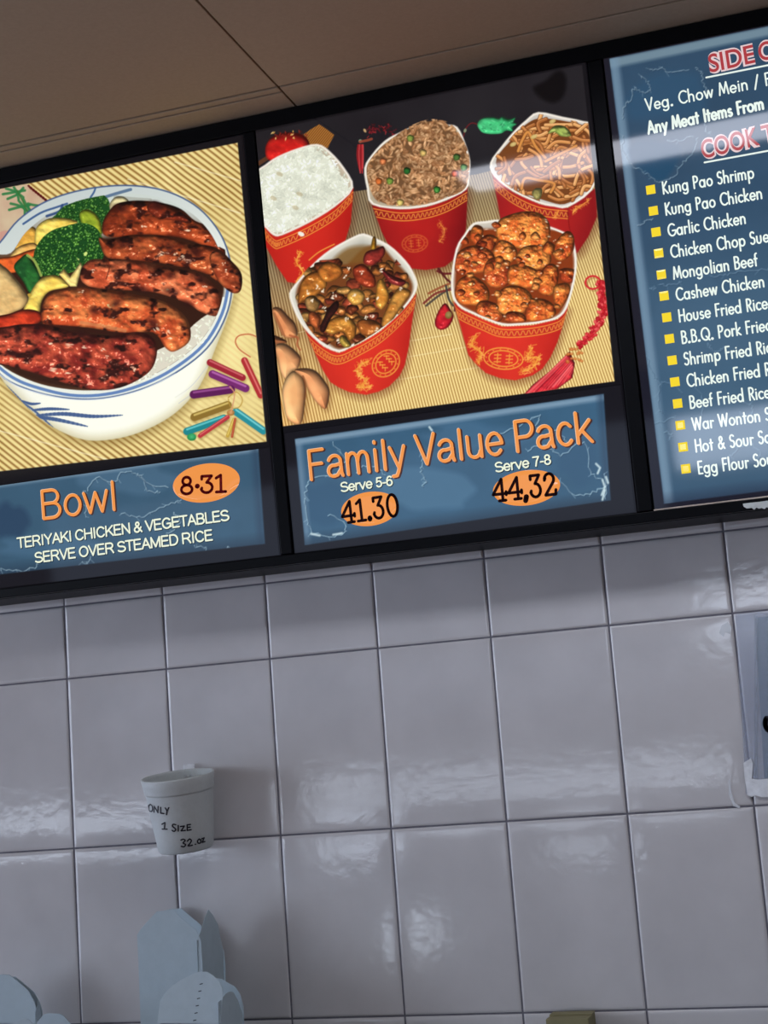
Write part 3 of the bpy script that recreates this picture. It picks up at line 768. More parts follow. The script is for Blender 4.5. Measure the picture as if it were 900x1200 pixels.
A.lump(k([(-30, 530), (30, 512), (80, 498), (125, 505), (135, 530), (100, 555), (20, 570), (-30, 590)]), (206, 64, 34), (166, 44, 24), seed=14, gloss=.3, Rr=6, amp=.8, clip=FR1)
# chicken
CH = (40, 14, 12)
A.lump(k([(345, 190), (375, 160), (440, 150), (520, 158), (580, 178), (625, 215), (690, 240), (715, 285), (720, 335), (690, 315), (600, 275), (500, 262), (400, 268), (335, 262), (328, 225)]), (172, 72, 36), (112, 40, 20), CH, .57, 1.5, .15, 11, .75, 21, fine=.5, clip=IN1)
A.lump(k([(470, 175), (490, 152), (540, 168), (600, 200), (610, 222), (560, 215), (500, 205)]), (150, 56, 30), (100, 34, 20), CH, .57, 1.5, .15, 8, .4, 31, fine=.5, clip=IN1)
A.lump(k([(318, 268), (350, 275), (420, 260), (520, 262), (600, 285), (690, 300), (742, 345), (772, 385), (768, 437), (742, 443), (690, 405), (640, 378), (520, 352), (420, 342), (345, 333), (322, 295)]), (186, 90, 48), (130, 50, 26), CH, .57, 1.5, .15, 12, .9, 22, fine=.5, clip=IN1)
A.lump(k([(670, 330), (700, 310), (745, 350), (773, 390), (768, 440), (735, 442), (690, 395)]), (190, 96, 54), (136, 54, 30), CH, .57, 1.5, .15, 10, .9, 32, fine=.5, clip=IN1)
A.lump(k([(258, 400), (262, 365), (290, 340), (340, 338), (440, 342), (540, 365), (640, 385), (700, 440), (706, 490), (690, 520), (640, 505), (600, 480), (500, 445), (400, 437), (310, 432), (275, 420)]), (224, 122, 78), (176, 72, 42), CH, .57, 1.5, .15, 12, .6, 23, fine=.5, clip=IN1)
A.line(k([(345, 342), (350, 365), (340, 400)]), 1.6, (96, 34, 20), .7)
A.lump(k([(132, 520), (142, 470), (175, 440), (260, 425), (340, 435), (430, 450), (540, 480), (598, 530), (608, 595), (560, 632), (530, 622), (490, 572), (400, 575), (280, 556), (180, 552), (140, 545)]), (226, 126, 68), (178, 70, 36), CH, .57, 1.5, .15, 13, .8, 24, fine=.5, clip=IN1)
A.line(k([(140, 548), (240, 556), (330, 572), (435, 577)]), 2.8, (52, 20, 14), .75)
A.line(k([(260, 540), (330, 552), (400, 566)]), 4, (206, 138, 88), .6)
A.lump(k([(-30, 570), (30, 552), (80, 545), (150, 548), (240, 570), (350, 582), (440, 570), (490, 590), (502, 640), (475, 700), (385, 748), (280, 754), (150, 714), (50, 684), (-30, 660)]), (186, 76, 52), (120, 34, 28), CH, .57, 1.5, .15, 14, 1.0, 25, fine=.5, clip=FR1)
for (x, y, rx, ry, a) in ((45, 640, 8, 5, .3), (105, 635, 7, 5, 0), (120, 555, 5, 7, .2), (262, 575, 9, 4, .2), (60, 590, 5, 6, .4), (455, 432, 8, 4, .3), (545, 440, 10, 5, .2), (600, 480, 7, 4, .4), (385, 175, 10, 5, .2), (500, 165, 9, 5, .3), (625, 315, 8, 6, .5), (370, 480, 9, 5, -.4), (490, 545, 9, 6, .6), (300, 500, 6, 5, .3), (640, 400, 6, 5, .3), (545, 393, 4, 3, 0), (395, 292, 7, 4, .2), (545, 300, 5, 3, .4)):
    cx, cy = k([(x, y)])[0]; A.ell(cx, cy, rx * .8, ry * .8, a, (44, 14, 14), .75, IN1, soft=3.0)
for (x, y, l, a) in ((165, 605, 8, .2), (225, 612, 12, .15), (270, 618, 8, .1), (170, 690, 14, .1), (215, 700, 9, 0), (330, 625, 7, .5), (500, 560, 9, .9), (540, 570, 8, .7), (545, 590, 6, .4), (580, 330, 9, -.3), (600, 245, 10, .1), (520, 320, 8, .4), (460, 235, 7, .2), (715, 352, 4, .2), (725, 375, 4, .1), (655, 425, 6, .5), (300, 375, 4, .5), (260, 440, 7, -.1), (430, 690, 5, .9), (560, 320, 6, .9), (345, 650, 5, .4)):
    cx, cy = k([(x, y)])[0]
    for q in range(3): A.ell(cx + rr.uniform(-2.5, 2.5), cy + rr.uniform(-1.6, 1.6), l * rr.uniform(.14, .3), rr.uniform(.5, .9), a, (255, 226, 190), .8, IN1)
# paper cocktail sticks and cord at the lower right
def rod(a, b, w, c, hi):
    P = k([a, b]); A.line([(q[0] + 1, q[1] + 2) for q in P], w / 2.727, (130, 100, 44), .4, False, 2, FR1)
    A.line(P, w / 2.727, c, 1, False, clip=FR1); A.line([(q[0], q[1] - w / 11) for q in P], w / 11, hi, .8, False, clip=FR1)
A.line(k([(800, 650), (765, 625), (753, 600), (765, 582), (800, 578), (832, 592)]), 1.5, (196, 96, 60), .9, clip=FR1)
rod((672, 668), (775, 716), 22, (158, 36, 50), (214, 110, 110)); rod((680, 705), (785, 750), 26, (118, 40, 108), (190, 110, 180)); rod((620, 770), (738, 754), 27, (92, 26, 84), (160, 84, 150))
rod((782, 662), (834, 772), 22, (176, 46, 50), (230, 130, 120)); rod((622, 842), (728, 804), 26, (140, 110, 44), (222, 196, 110)); rod((598, 888), (716, 846), 24, (26, 132, 138), (110, 206, 206))
rod((640, 902), (728, 842), 14, (186, 50, 60), (226, 120, 110)); rod((755, 825), (842, 886), 24, (36, 140, 150), (130, 214, 214)); rod((728, 902), (748, 850), 11, (196, 160, 60), (240, 220, 130)); rod((742, 905), (752, 848), 7, (170, 60, 40), (220, 140, 90))
A.line(k([(730, 780), (755, 762), (775, 785), (765, 810), (740, 812), (730, 785)]), 1.2, (186, 146, 60), .9); A.ell(*k([(738, 828)])[0], 4.5, 3.6, 0, (190, 130, 70), .9, None, 50)
A.line(k([(735, 745), (750, 770), (738, 830)]), 1.4, (214, 150, 110), .9)
A.ell(*k([(613, 906)])[0], 5.4, 4.4, 0, (44, 160, 96), .95, FR1, 50)
A.build('food_photograph', PHOTO_MAT, p1, 0.0006)

def plaque(name, quad, parent, cracks, blobs, inner=(62, 94, 118), bev=(134, 158, 176), dark=(26, 25, 31), fade=14, dens=900, u0=None, u1=None, v0=None, v1=None):
    Q = np.array([bd(*q) for q in quad])
    u0 = Q[:, 0].min() if u0 is None else u0; u1 = Q[:, 0].max() if u1 is None else u1
    v0 = Q[:, 1].min() if v0 is None else v0; v1 = Q[:, 1].max() if v1 is None else v1
    P = Art(u0, u1, v0, v1, dens, C3(dark))
    P.poly(quad, lambda x, y, d: grad(inner, tuple(C3(inner) * 0.9), fbm(x * .03, y * .03)), smooth=False, fe=1.0)
    m = P.mask(quad, False)
    for cx, cy, rx, ry, c, al in blobs:
        n = 14; pts = [(cx + rx * math.cos(i * 2 * math.pi / n) * (0.75 + 0.5 * LAT[i, int(cx) % 256]), cy + ry * math.sin(i * 2 * math.pi / n) * (0.75 + 0.5 * LAT[i, int(cy) % 256])) for i in range(n)]
        P.poly(pts, c, fe=4, alpha=al, clip=m)
    return P, m
def crack(P, pts, m, seed, col=(168, 194, 206), w=1.05, al=.7, jit=1.6):
    r2 = random.Random(seed); Q = catmull(pts, False, 6)
    Q = [(x + r2.uniform(-jit, jit), y + r2.uniform(-jit, jit)) for x, y in Q]
    P.line(Q, w, col, al, False, .5, m)
    P.line([(x + .8, y + 1.0) for x, y in Q], w, (40, 62, 84), al * .7, False, .5, m)
    for i in range(0, len(Q) - 1, 5):
        x, y = Q[i]; P.line([(x, y), (x + r2.uniform(-5, 5), y + r2.uniform(-4, 6))], w * .8, col, al * .6, False, .5, m)
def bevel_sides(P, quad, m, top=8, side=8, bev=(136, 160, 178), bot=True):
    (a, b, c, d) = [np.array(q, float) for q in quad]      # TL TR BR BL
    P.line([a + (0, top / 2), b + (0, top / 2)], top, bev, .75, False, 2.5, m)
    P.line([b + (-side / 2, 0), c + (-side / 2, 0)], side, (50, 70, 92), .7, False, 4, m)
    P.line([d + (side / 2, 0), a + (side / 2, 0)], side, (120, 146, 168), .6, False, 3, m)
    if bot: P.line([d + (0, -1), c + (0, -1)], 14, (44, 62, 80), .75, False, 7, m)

z8 = crop(0, 480, 900 / 340)
q1 = [(-62, 571), (302.5, 520.8), (310.5, 637), (-62, 680)]
P, m = plaque('title_plaque', q1, p1, 0, [(12, 612, 20, 22, (44, 66, 92), .8), (60, 640, 60, 16, (78, 112, 140), .5), (150, 560, 50, 20, (84, 116, 142), .5)], u0=-0.120, u1=0.4705, v0=0.0665, v1=0.2505)
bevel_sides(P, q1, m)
for i, L in enumerate(([(270, 250), (300, 210), (350, 225), (380, 195), (430, 200), (470, 235), (520, 240)], [(380, 320), (430, 335), (490, 310), (540, 290), (560, 280)], [(0, 495), (60, 500), (110, 490), (120, 470)], [(500, 470), (560, 450), (600, 470), (610, 485)], [(620, 460), (640, 430), (600, 425)], [(255, 470), (270, 480), (280, 460)], [(265, 330), (270, 290), (262, 250)], [(700, 450), (712, 425)], [(430, 195), (460, 250), (500, 255)], [(540, 320), (560, 350), (520, 385)])):
    crack(P, z8(L), m, i)
P.build('title_plaque', PLAQUE_MAT, p1, 0.0006)
pl1 = p1.children[-1]; pl1['u'] = p1['u']; pl1['v'] = p1['v']
def title(s, a, b, cap, parent, w=.0056):
    p, q = bd(*a), bd(*b)
    for m_, ww, dx, dy, lf in ((M_ORANGE_D, w * 1.12, .0022, -.0014, .0010), (M_ORANGE_L, w * .95, -.0010, .0009, .0012), (M_ORANGE, w * .88, 0, 0, .0014)):
        stroke_text('title_lettering', s, p, cap, 1, ww, m_, parent, lf, p1=q, G=HG, trk=.06, dx=dx, dy=dy)
def small(name, s, a, b, cap, parent, w):
    p, q = bd(*a), bd(*b)
    stroke_text(name, s, p, cap, 1, w * 1.25, M_SHADOW, parent, .0010, p1=q, G=HG, dx=.0012, dy=-.0012, trk=.02)
    stroke_text(name, s, p, cap, 1, w, M_CREAM, parent, .0012, p1=q, G=HG, trk=.02)
title('Bowl', (49, 608.4), (139, 597.0), 0.0495, pl1)
small('description_lettering', 'TERIYAKI CHICKEN & VEGETABLES', (21, 642), (269, 609.3), 0.0172, pl1, .0030)
small('description_lettering', 'SERVE OVER STEAMED RICE', (41.5, 659.3), (250, 632.5), 0.0172, pl1, .0030)
def oval(c, rx, ry, parent, name='price_oval'):
    """orange raised-looking price spot"""
    cu, cv = bd(*c)
    nr, na = 9, 56
    V, F = [(cu - parent['u'], cv - parent['v'], .0022)], []
    for i in range(1, nr + 1):
        t = i / nr
        for j in range(na):
            an = 2 * math.pi * j / na
            V.append((cu - parent['u'] + rx * t * math.cos(an), cv - parent['v'] + ry * t * math.sin(an), .0022 - .0012 * max(0, (t - .82) / .18) ** 2))
    for j in range(na): F.append((0, 1 + j, 1 + (j + 1) % na))
    for i in range(nr - 1):
        for j in range(na):
            F.append((1 + i * na + j, 1 + (i + 1) * na + j, 1 + (i + 1) * na + (j + 1) % na, 1 + i * na + (j + 1) % na))
    o = mesh_obj(name, V, F, M_ORANGE, parent, True)
    o.data.materials.append(M_OVAL_EDGE); o.data.materials.append(M_ORANGE_L)
    for p in o.data.polygons:
        x, y = p.center.x - (cu - parent['u']), p.center.y - (cv - parent['v'])
        t = math.hypot(x / rx, y / ry)
        if t > .95: p.material_index = 1
    o['u'] = parent['u']; o['v'] = parent['v']
    return o
M_OVAL_EDGE = backlit('ink_oval_edge', (214, 118, 58))
ov = oval((241.8, 566), .0630, .0335, p1)
figs = [bd(*q) for q in ((211.5, 579.5), (266, 576.5))]
stroke_text('price_figures', ['8s', 'dm', '3s', '1s'], figs[0], .0300, 1, .0052, M_DKRED, ov, .0030, p1=figs[1])

# ------------------------------------------------------------------ panel: family pack
p2 = bframe('menu_poster', 0.79, V_SHEET, 'lit menu panel with five red food cartons and orange family pack title', 'menu panel', 'lit menu panels in the light box')
p2.rotation_euler.x += math.radians(0.44)
sheet(p2, 0.4985, 1.0780)
A = Art(0.4990, 1.0775, 0.272, 0.802, 1120, BLK)
fr2 = [(299.5, 157), (683, 77.5), (720.5, 447), (330.5, 500)]
FR2 = A.mask(fr2, False)
A.poly(fr2, lambda x, y, d: grad((28, 26, 31), (40, 38, 42), fbm(x * .02, y * .02)), smooth=False)
A.poly([(640, 96), (655, 84), (664, 92), (662, 112), (650, 122), (634, 116), (626, 104)], (12, 11, 14), clip=FR2, fe=3)
def matc(x, y, d):
    ph = (x - 0.10 * (y - 300)) * 2 * math.pi / (3.3 + 0.0012 * (y - 300)) 
    lum = np.clip((y - 225) / 190 + (x - 480) / 500, 0, 1)
    li = grad((150, 130, 98), (250, 226, 152), lum); dk = grad((92, 76, 56), (176, 130, 66), lum)
    s = (np.sin(ph) * .5 + .5)[..., None] ** 1.4
    c = li * (1 - s) + dk * s
    warm = np.clip((420 - x) / 120, 0, 1)[..., None] * np.clip((y - 300) / 80, 0, 1)[..., None]
    return c * (1 - .18 * warm * np.array([0.1, .7, 1.0]))
A.poly([(290, 262), (415, 225.5), (560, 205), (620, 190), (730, 175), (730, 460), (320, 510)], matc, smooth=False, clip=FR2)
for a, b in (((330, 395), (360, 388)), ((470, 420), (560, 405)), ((455, 447), (600, 425)), ((480, 400), (530, 392))):
    A.line([a, b], 1.0, (255, 240, 190), .5, clip=FR2)
c4 = crop(290, 100, 900 / 220); c5 = crop(500, 100, 900 / 230); c6 = crop(300, 260, 900 / 220); c7 = crop(480, 220, 900 / 260)
rg = random.Random(21)
# ornaments at the back
A.poly(c4([(275, 240), (310, 215), (350, 192), (385, 215), (422, 243), (405, 275), (390, 306), (340, 300), (300, 292)]), lambda x, y, d: grad((176, 116, 52), (120, 72, 30), (np.sin((x + y * .8) * 2.2) * .5 + .5)), smooth=False, clip=FR2)
A.line(c4([(40, 392), (70, 372), (105, 350)]), 5, (92, 56, 36), .95, clip=FR2)
A.lump(c4([(92, 300), (120, 255), (180, 232), (250, 235), (295, 265), (300, 310), (250, 340), (150, 370), (100, 355)]), (216, 44, 34), (180, 26, 24), amp=.6, Rr=12, gloss=.2, seed=41, clip=FR2)
for i in range(26):
    cx, cy = c4([(rg.uniform(120, 290), rg.uniform(225, 262))])[0]
    A.ell(cx, cy, rg.uniform(.8, 2), .7, rg.uniform(0, 3), rg.choice([(230, 170, 80), (140, 40, 30), (250, 210, 130), (90, 30, 20)]), .9, FR2)
for i in range(60):
    t = rg.random(); cx, cy = c4([(575 + 135 * t + rg.uniform(-12, 12), 235 - 30 * math.sin(t * 3.1) + rg.uniform(-20, 22))])[0]
    A.line([(cx, cy), (cx + rg.uniform(-4, 4), cy + rg.uniform(-3, 3))], rg.uniform(.7, 1.4), rg.choice([(120, 24, 34), (84, 20, 26), (60, 16, 20), (150, 40, 44)]), .9, False, clip=FR2)
A.ell(*c4([(568, 222)])[0], 2.4, 1.4, 1.0, (196, 160, 110)); A.ell(*c4([(546, 272)])[0], 2, 2, 0, (120, 150, 120))
A.line(c4([(545, 275), (580, 268), (600, 262)]), 3, (150, 70, 50), .9)
for i in range(7): A.line(c4([(535 + i * 4, 290), (530 + i * 5, 340), (540 + i * 3, 400 + (i % 3) * 12)]), 1.3, rg.choice([(196, 44, 50), (150, 28, 34), (214, 70, 70)]), .95)
A.line(c5([(172, 240), (185, 200), (210, 178), (240, 185)]), 1.3, (110, 30, 34), .95); A.ell(*c5([(180, 212)])[0], 1.6, 2.4, .3, (130, 140, 110))
jade = c5([(236, 185), (245, 165), (270, 152), (310, 150), (335, 155), (350, 148), (380, 158), (410, 152), (404, 172), (416, 182), (400, 195), (398, 214), (370, 212), (345, 225), (300, 228), (262, 222), (244, 205)])
A.lump(jade, (72, 190, 122), (48, 160, 96), amp=.7, Rr=5, gloss=.3, seed=51, rim=.8)
JM = A.mask(jade)
for i in range(20):
    cx, cy = c5([(rg.uniform(255, 400), rg.uniform(162, 215))])[0]
    A.line([(cx, cy), (cx + rg.uniform(-4, 4), cy + rg.uniform(-3, 3))], .9, rg.choice([(36, 120, 76), (120, 220, 160)]), .7, False, clip=JM)

GOLD = (240, 160, 62)
def carton(bodyP, rimP, front, col, dark, seed, inside=(214, 206, 190), band=True, bw=9.0, off=4.5):
    """red carton: shadow, paper wall, pale mouth, gold band under the front lip (front = list of lip points)"""
    A.poly([(x + 2, y + 5) for x, y in bodyP], (96, 40, 20), fe=6, alpha=.5, clip=FR2)
    b = np.array(bodyP); ymin, ymax = b[:, 1].min(), b[:, 1].max(); xm = (b[:, 0].min() + b[:, 0].max()) / 2; xw = np.ptp(b[:, 0]) / 2
    def f(x, y, d):
        s = np.clip(abs(x - xm + 4) / xw, 0, 1) ** 2.0 * .85 + .35 * np.clip((y - ymin) / (ymax - ymin), 0, 1)
        s = np.clip(s + .25 * (fbm(x * .04 + seed, y * .04) - .5), 0, 1)
        return grad(col, dark, s)
    A.poly(bodyP, f, smooth=False, fe=.8, clip=FR2)
    m = A.mask(bodyP, False) * FR2
    F = np.array(front, float)
    if band:
        Q = catmull(F, False, 6)
        for o, w in ((off, 1.2), (off + bw, 1.2)):
            A.line([(x, y + o) for x, y in Q], w, GOLD, .85, False, clip=m)
        A.line([(x, y + off + bw / 2) for x, y in Q], bw - 2.5, tuple(C3(dark) * .8 + 20), .35, False, clip=m)
        n = max(3, int(len(Q) * .9)); L = np.linspace(0, len(Q) - 1.001, n * 4)
        zig = []
        for i, t in enumerate(L):
            j = int(t); q = Q[j] * (1 - t + j) + Q[min(j + 1, len(Q) - 1)] * (t - j)
            zig.append((q[0], q[1] + off + bw / 2 + (-1, -1, 1, 1)[i % 4] * bw * .24))
        A.line(zig, 1.0, GOLD, .85, False, clip=m)
    A.poly(rimP, (240, 232, 218), smooth=False, fe=.8, clip=FR2)
    R = np.array(rimP); c = R.mean(0); inn = c + (R - c) * (1 - 2.6 / np.maximum(np.linalg.norm(R - c, axis=1), 1))[:, None]
    A.poly(inn, lambda x, y, d: grad(inside, tuple(C3(inside) * .7), np.clip(d / 14, 0, 1)), smooth=False, clip=FR2)
    return m, A.mask(inn, False) * FR2
def medallion(cx, cy, rx, ry, a, m, al=.85):
    for k_ in (1.0, .74):
        P = [(cx + rx * k_ * math.cos(t) * math.cos(a) - ry * k_ * math.sin(t) * math.sin(a), cy + rx * k_ * math.cos(t) * math.sin(a) + ry * k_ * math.sin(t) * math.cos(a)) for t in np.linspace(0, 2 * math.pi, 30)]
        A.line(P, 1.5, GOLD, al, False, clip=m)
    for i in range(14):
        t = i / 14 * 2 * math.pi; x, y = rx * .87 * math.cos(t), ry * .87 * math.sin(t)
        A.ell(cx + x * math.cos(a) - y * math.sin(a), cy + x * math.sin(a) + y * math.cos(a), 1.0, .8, 0, GOLD, al * .8, m)
    for ix in (-.30, .30):
        for iy in (-.32, 0, .32):
            x, y = rx * ix, ry * iy
            X_, Y_ = cx + x * math.cos(a) - y * math.sin(a), cy + x * math.sin(a) + y * math.cos(a)
            A.line([(X_ - rx * .16, Y_ - .16 * rx * math.sin(a) * -1), (X_ + rx * .16, Y_ + rx * .16 * math.sin(a))], 1.4, GOLD, al, False, clip=m)
            A.line([(X_, Y_ - ry * .14), (X_, Y_ + ry * .14)], 1.2, GOLD, al, False, clip=m)
def dragon(pts, m, seed, al=.85, w=2.0, spread=5):
    r2 = random.Random(seed); Q = catmull(pts, False, 8)
    A.line(Q, w, GOLD, al, False, clip=m)
    for i in range(0, len(Q)):
        x, y = Q[i]
        for q in range(2):
            A.line([(x, y), (x + r2.uniform(-spread, spread), y + r2.uniform(-spread, spread) * .8), (x + r2.uniform(-spread, spread), y + r2.uniform(-spread, spread))], r2.uniform(.6, 1.1), r2.choice([GOLD, (250, 186, 90), (226, 130, 46)]), al * .8, False, clip=m)
RED, RDK = (214, 44, 32), (150, 22, 20)
# steamed rice carton
rim = catmull(c4([(48, 425), (90, 385), (150, 345), (250, 305), (340, 286), (400, 320), (470, 400), (512, 495), (425, 585), (300, 662), (170, 722), (130, 722), (95, 690), (70, 655), (55, 540)]), True, 3)
front = c4([(70, 655), (130, 724), (170, 722), (300, 664), (425, 587), (510, 497)])
m, mi = carton([(306, 258), (322, 277), (332, 276), (363, 262), (394, 243), (415.5, 221), (412, 262), (405, 285), (385, 305), (350, 333), (338, 331), (325, 312), (313, 290)], rim, front, RED, (176, 28, 22), 1, (206, 190, 164))
dragon(c4([(260, 800), (240, 850), (270, 900), (240, 940)]), m, 5, .8, 1.6, 4); A.line(c4([(300, 840), (350, 800), (420, 765)]), 1.6, GOLD, .8, clip=m)
A.poly(c4([(60, 430), (110, 385), (170, 345), (260, 310), (320, 308), (400, 360), (440, 420), (490, 500), (420, 570), (300, 640), (170, 705), (110, 690), (75, 620)]), (226, 228, 208), clip=mi)
for i in range(1150):
    x, y = rg.uniform(301, 414), rg.uniform(172, 278)
    if (x > 398 and y < 205): continue
    sh = fbm(np.array(x * .12), np.array(y * .12)); c = 214 + 46 * min(1, max(0, (float(sh) - .2) * 2)) + rg.uniform(-14, 10)
    A.ell(x, y, rg.uniform(2.2, 3.6), rg.uniform(.8, 1.25), rg.uniform(0, 3.14), (min(c, 250), min(c + 3, 253), c - 16), 1, mi, 26)
for x, y in ((130, 545), (255, 525), (235, 590), (160, 430)): A.ell(*c4([(x, y)])[0], 4, 2.4, .4, (170, 150, 104), .45, mi)
A.ell(*c4([(262, 716)])[0], 4, 2.4, .4, (244, 236, 220))
# fried rice carton
rim = catmull([(428, 198), (437, 182), (452, 166), (468, 157), (486, 149), (506, 144.5), (524, 147), (537, 150), (546, 168), (552, 189), (551, 207), (547.5, 223), (525, 235), (500, 243), (470, 246), (437, 240.5), (431, 222)], True, 3)
m, mi = carton([(435, 236), (437, 241), (468, 246), (500, 243.5), (525, 235.5), (549, 220), (547, 268), (541, 298), (522, 313), (500, 317), (480, 315), (462, 300), (448, 272)], rim, [(437, 240.5), (470, 246), (500, 243), (525, 235), (548, 222)], (190, 34, 30), (122, 16, 20), 2, (190, 176, 150))
medallion(487, 286, 15, 10, -.1, m, .35); dragon([(516, 262), (522, 272), (516, 284)], m, 8, .4, 1.2, 4)
A.poly([(431, 200), (440, 182), (455, 168), (480, 152), (506, 143), (530, 150), (544, 170), (549, 190), (545, 220), (522, 232), (495, 240), (455, 240), (438, 228)], (112, 78, 50), clip=mi + (A.Y < 165) * FR2)
FRM = np.minimum(A.mask([(431, 200), (440, 182), (455, 168), (480, 150), (506, 141), (530, 147), (546, 170), (551, 190), (546, 221), (522, 233), (495, 241), (455, 241), (438, 230)]), FR2)
for i in range(1150):
    x, y = rg.uniform(428, 552), rg.uniform(140, 243); t = rg.random(); s = .62 + .5 * float(fbm(np.array(x * .14 + 5), np.array(y * .14)))
    A.ell(x, y, rg.uniform(2.6, 4.2), rg.uniform(1.1, 1.7), rg.uniform(0, 3.14), tuple(np.clip((C3((226, 178, 130)) * (1 - t) + C3((158, 108, 70)) * t) * s * 1.10, 0, 255)), 1, FRM, 34)
for x, y, c in ((445, 213, (232, 120, 56)), (458, 213, (120, 150, 60)), (478, 201, (40, 110, 44)), (482, 163, (160, 180, 80)), (497, 180, (226, 190, 110)), (534, 204, (220, 90, 44)), (544.5, 197, (120, 170, 110)), (513, 223, (60, 130, 50)), (536, 185, (90, 130, 60)), (470, 238, (226, 200, 110)), (450, 190, (210, 120, 70))):
    A.lump([(x - 4, y - 1), (x - 1, y - 4), (x + 4, y - 2), (x + 3, y + 3), (x - 2, y + 4)], c, tuple(C3(c) * .8), seed=x, Rr=3, amp=.6, gloss=.3, clip=FRM)
# noodle carton
rim = catmull([(575, 192), (588, 173), (602, 156), (617, 142), (631.6, 132.5), (660, 138), (684, 143), (700, 150), (705, 190), (694, 224), (666, 243.6), (650, 243), (633, 239.5), (602, 225.5), (580, 208)], True, 3)
m, mi = carton([(577, 200), (580, 208), (602, 226), (633, 240), (666, 244.5), (700, 220), (700, 255), (690, 278), (677, 297), (640, 303), (600, 290), (588, 262)], rim, [(579, 207), (602, 225.5), (633, 239.5), (666, 243.6)], (190, 38, 34), (136, 22, 26), 3, (212, 206, 196))
A.line([(666, 244), (668, 268), (676, 296)], 1.2, (120, 16, 16), .6, clip=m); dragon([(672, 250), (678, 244), (690, 236)], m, 12, .6, 1.2, 4); dragon([(650, 256), (655, 248)], m, 13, .5, 1, 3)
A.poly([(582, 192), (600, 165), (620, 145), (640, 140), (684, 148), (700, 160), (700, 205), (668, 238), (640, 236), (605, 220)], (118, 66, 30), clip=mi)
for i in range(90):
    x, y = rg.uniform(588, 690), rg.uniform(146, 232); a = rg.gauss(.05, .9); L = rg.uniform(8, 17); b = rg.uniform(-7, 7)
    p = [(x - L * math.cos(a), y - L * math.sin(a)), (x + b * math.sin(a), y - b * math.cos(a)), (x + L * math.cos(a), y + L * math.sin(a))]
    A.line(p, 5.0, (92, 46, 20), .8, clip=mi)
    c = rg.choice([(208, 140, 76), (186, 116, 58), (222, 160, 96), (168, 100, 48)])
    A.line(p, 3.7, c, 1, clip=mi); A.line([(q[0] - .4, q[1] - .8) for q in p], 1.2, tuple(np.clip(C3(c) + 36, 0, 255)), .8, clip=mi)
for P_ in ([(608, 178), (613, 165), (620, 156), (628, 172), (640, 186)], [(612, 222), (616, 210), (632, 212), (650, 216), (646, 226)], [(640, 190), (660, 180), (676, 172)]):
    A.line(P_, 4.4, (92, 46, 20), .8, clip=mi); A.line(P_, 3.2, (214, 142, 70), 1, clip=mi)
A.lump(c5([(560, 225), (590, 190), (640, 195), (665, 235), (620, 238), (590, 220)]), (176, 190, 100), (130, 150, 70), seed=61, Rr=4, gloss=.2, clip=mi)
A.lump(c5([(485, 495), (505, 475), (532, 480), (525, 520), (500, 525)]), (200, 190, 120), (150, 140, 80), seed=62, Rr=4, gloss=.2, clip=mi)
for x, y in ((580, 170), (495, 240), (400, 275)): A.ell(*c5([(x, y)])[0], 4, 2.4, -.4, (214, 190, 120), .9, mi, 30)
# feathers and bead between the front cartons
for L, c in (([(70, 480), (120, 440), (175, 405)], (74, 66, 58)), ([(60, 470), (110, 430), (170, 415)], (120, 44, 40)), ([(80, 430), (130, 405), (180, 385)], (150, 80, 50)), ([(175, 400), (190, 450), (185, 500)], (90, 40, 44)), ([(115, 340), (140, 350), (170, 350)], (96, 24, 28)), ([(120, 330), (150, 370), (175, 390)], (80, 24, 26)), ([(150, 400), (160, 450), (178, 480)], (60, 60, 56))):
    A.line(c7(L), 2.6, c, .9)
A.lump(c7([(105, 540), (120, 500), (145, 470), (165, 490), (180, 525), (160, 565), (130, 578), (108, 565)]), (200, 36, 44), (160, 20, 34), amp=1, Rr=5, gloss=.4, seed=71)
A.ell(*c7([(160, 518)])[0], 4, 4.4, .3, (140, 130, 70), .9, None, 40)
# red knotted cord and tassel
ringP = [(745 + 30 * math.cos(t), 386 + 26 * math.sin(t)) for t in np.linspace(0, 2 * math.pi, 18)]
A.line([(x + 2, y + 2) for x, y in c7(ringP)], 2.6, (150, 100, 50), .4, clip=FR2); A.line(c7(ringP), 2.2, (206, 40, 48), 1, clip=FR2)
knot = catmull(c7([(778, 385), (782, 440), (785, 510), (745, 585), (690, 640)]), False, 12)
for i, (x, y) in enumerate(knot):
    w = 5 + 2.6 * math.sin(i * .55) ** 2
    for q in range(4):
        A.ell(x + rg.uniform(-w, w) * .7, y + rg.uniform(-3, 3), 2.6, 1.7, rg.uniform(0, 3), rg.choice([(204, 40, 48), (176, 26, 38), (226, 84, 84)]), .95, FR2, 40)
tas = c7([(635, 680), (650, 665), (672, 712), (662, 772), (600, 818), (560, 836), (462, 842), (500, 800), (570, 745)])
A.lump(tas, (216, 46, 56), (186, 30, 44), amp=1.0, Rr=7, gloss=.15, seed=81, smooth=False, clip=FR2)
TM = A.mask(tas, False) * FR2
for i in range(46):
    t = rg.random(); a_ = np.array(c7([(635 + 35 * t, 680 + 60 * t)])[0]); b_ = np.array(c7([(465 + 190 * t, 842 - 55 * t)])[0]) + (rg.uniform(-2, 2), rg.uniform(-2, 2))
    A.line([a_, b_], .8, rg.choice([(244, 110, 110), (150, 20, 36), (226, 70, 76)]), .7, False, clip=TM)
for i in range(16):
    x, y = c7([(rg.uniform(640, 700), rg.uniform(655, 710))])[0]; A.ell(x, y, 2.1, 1.6, 0, (206, 120, 60), .8, FR2, 60)
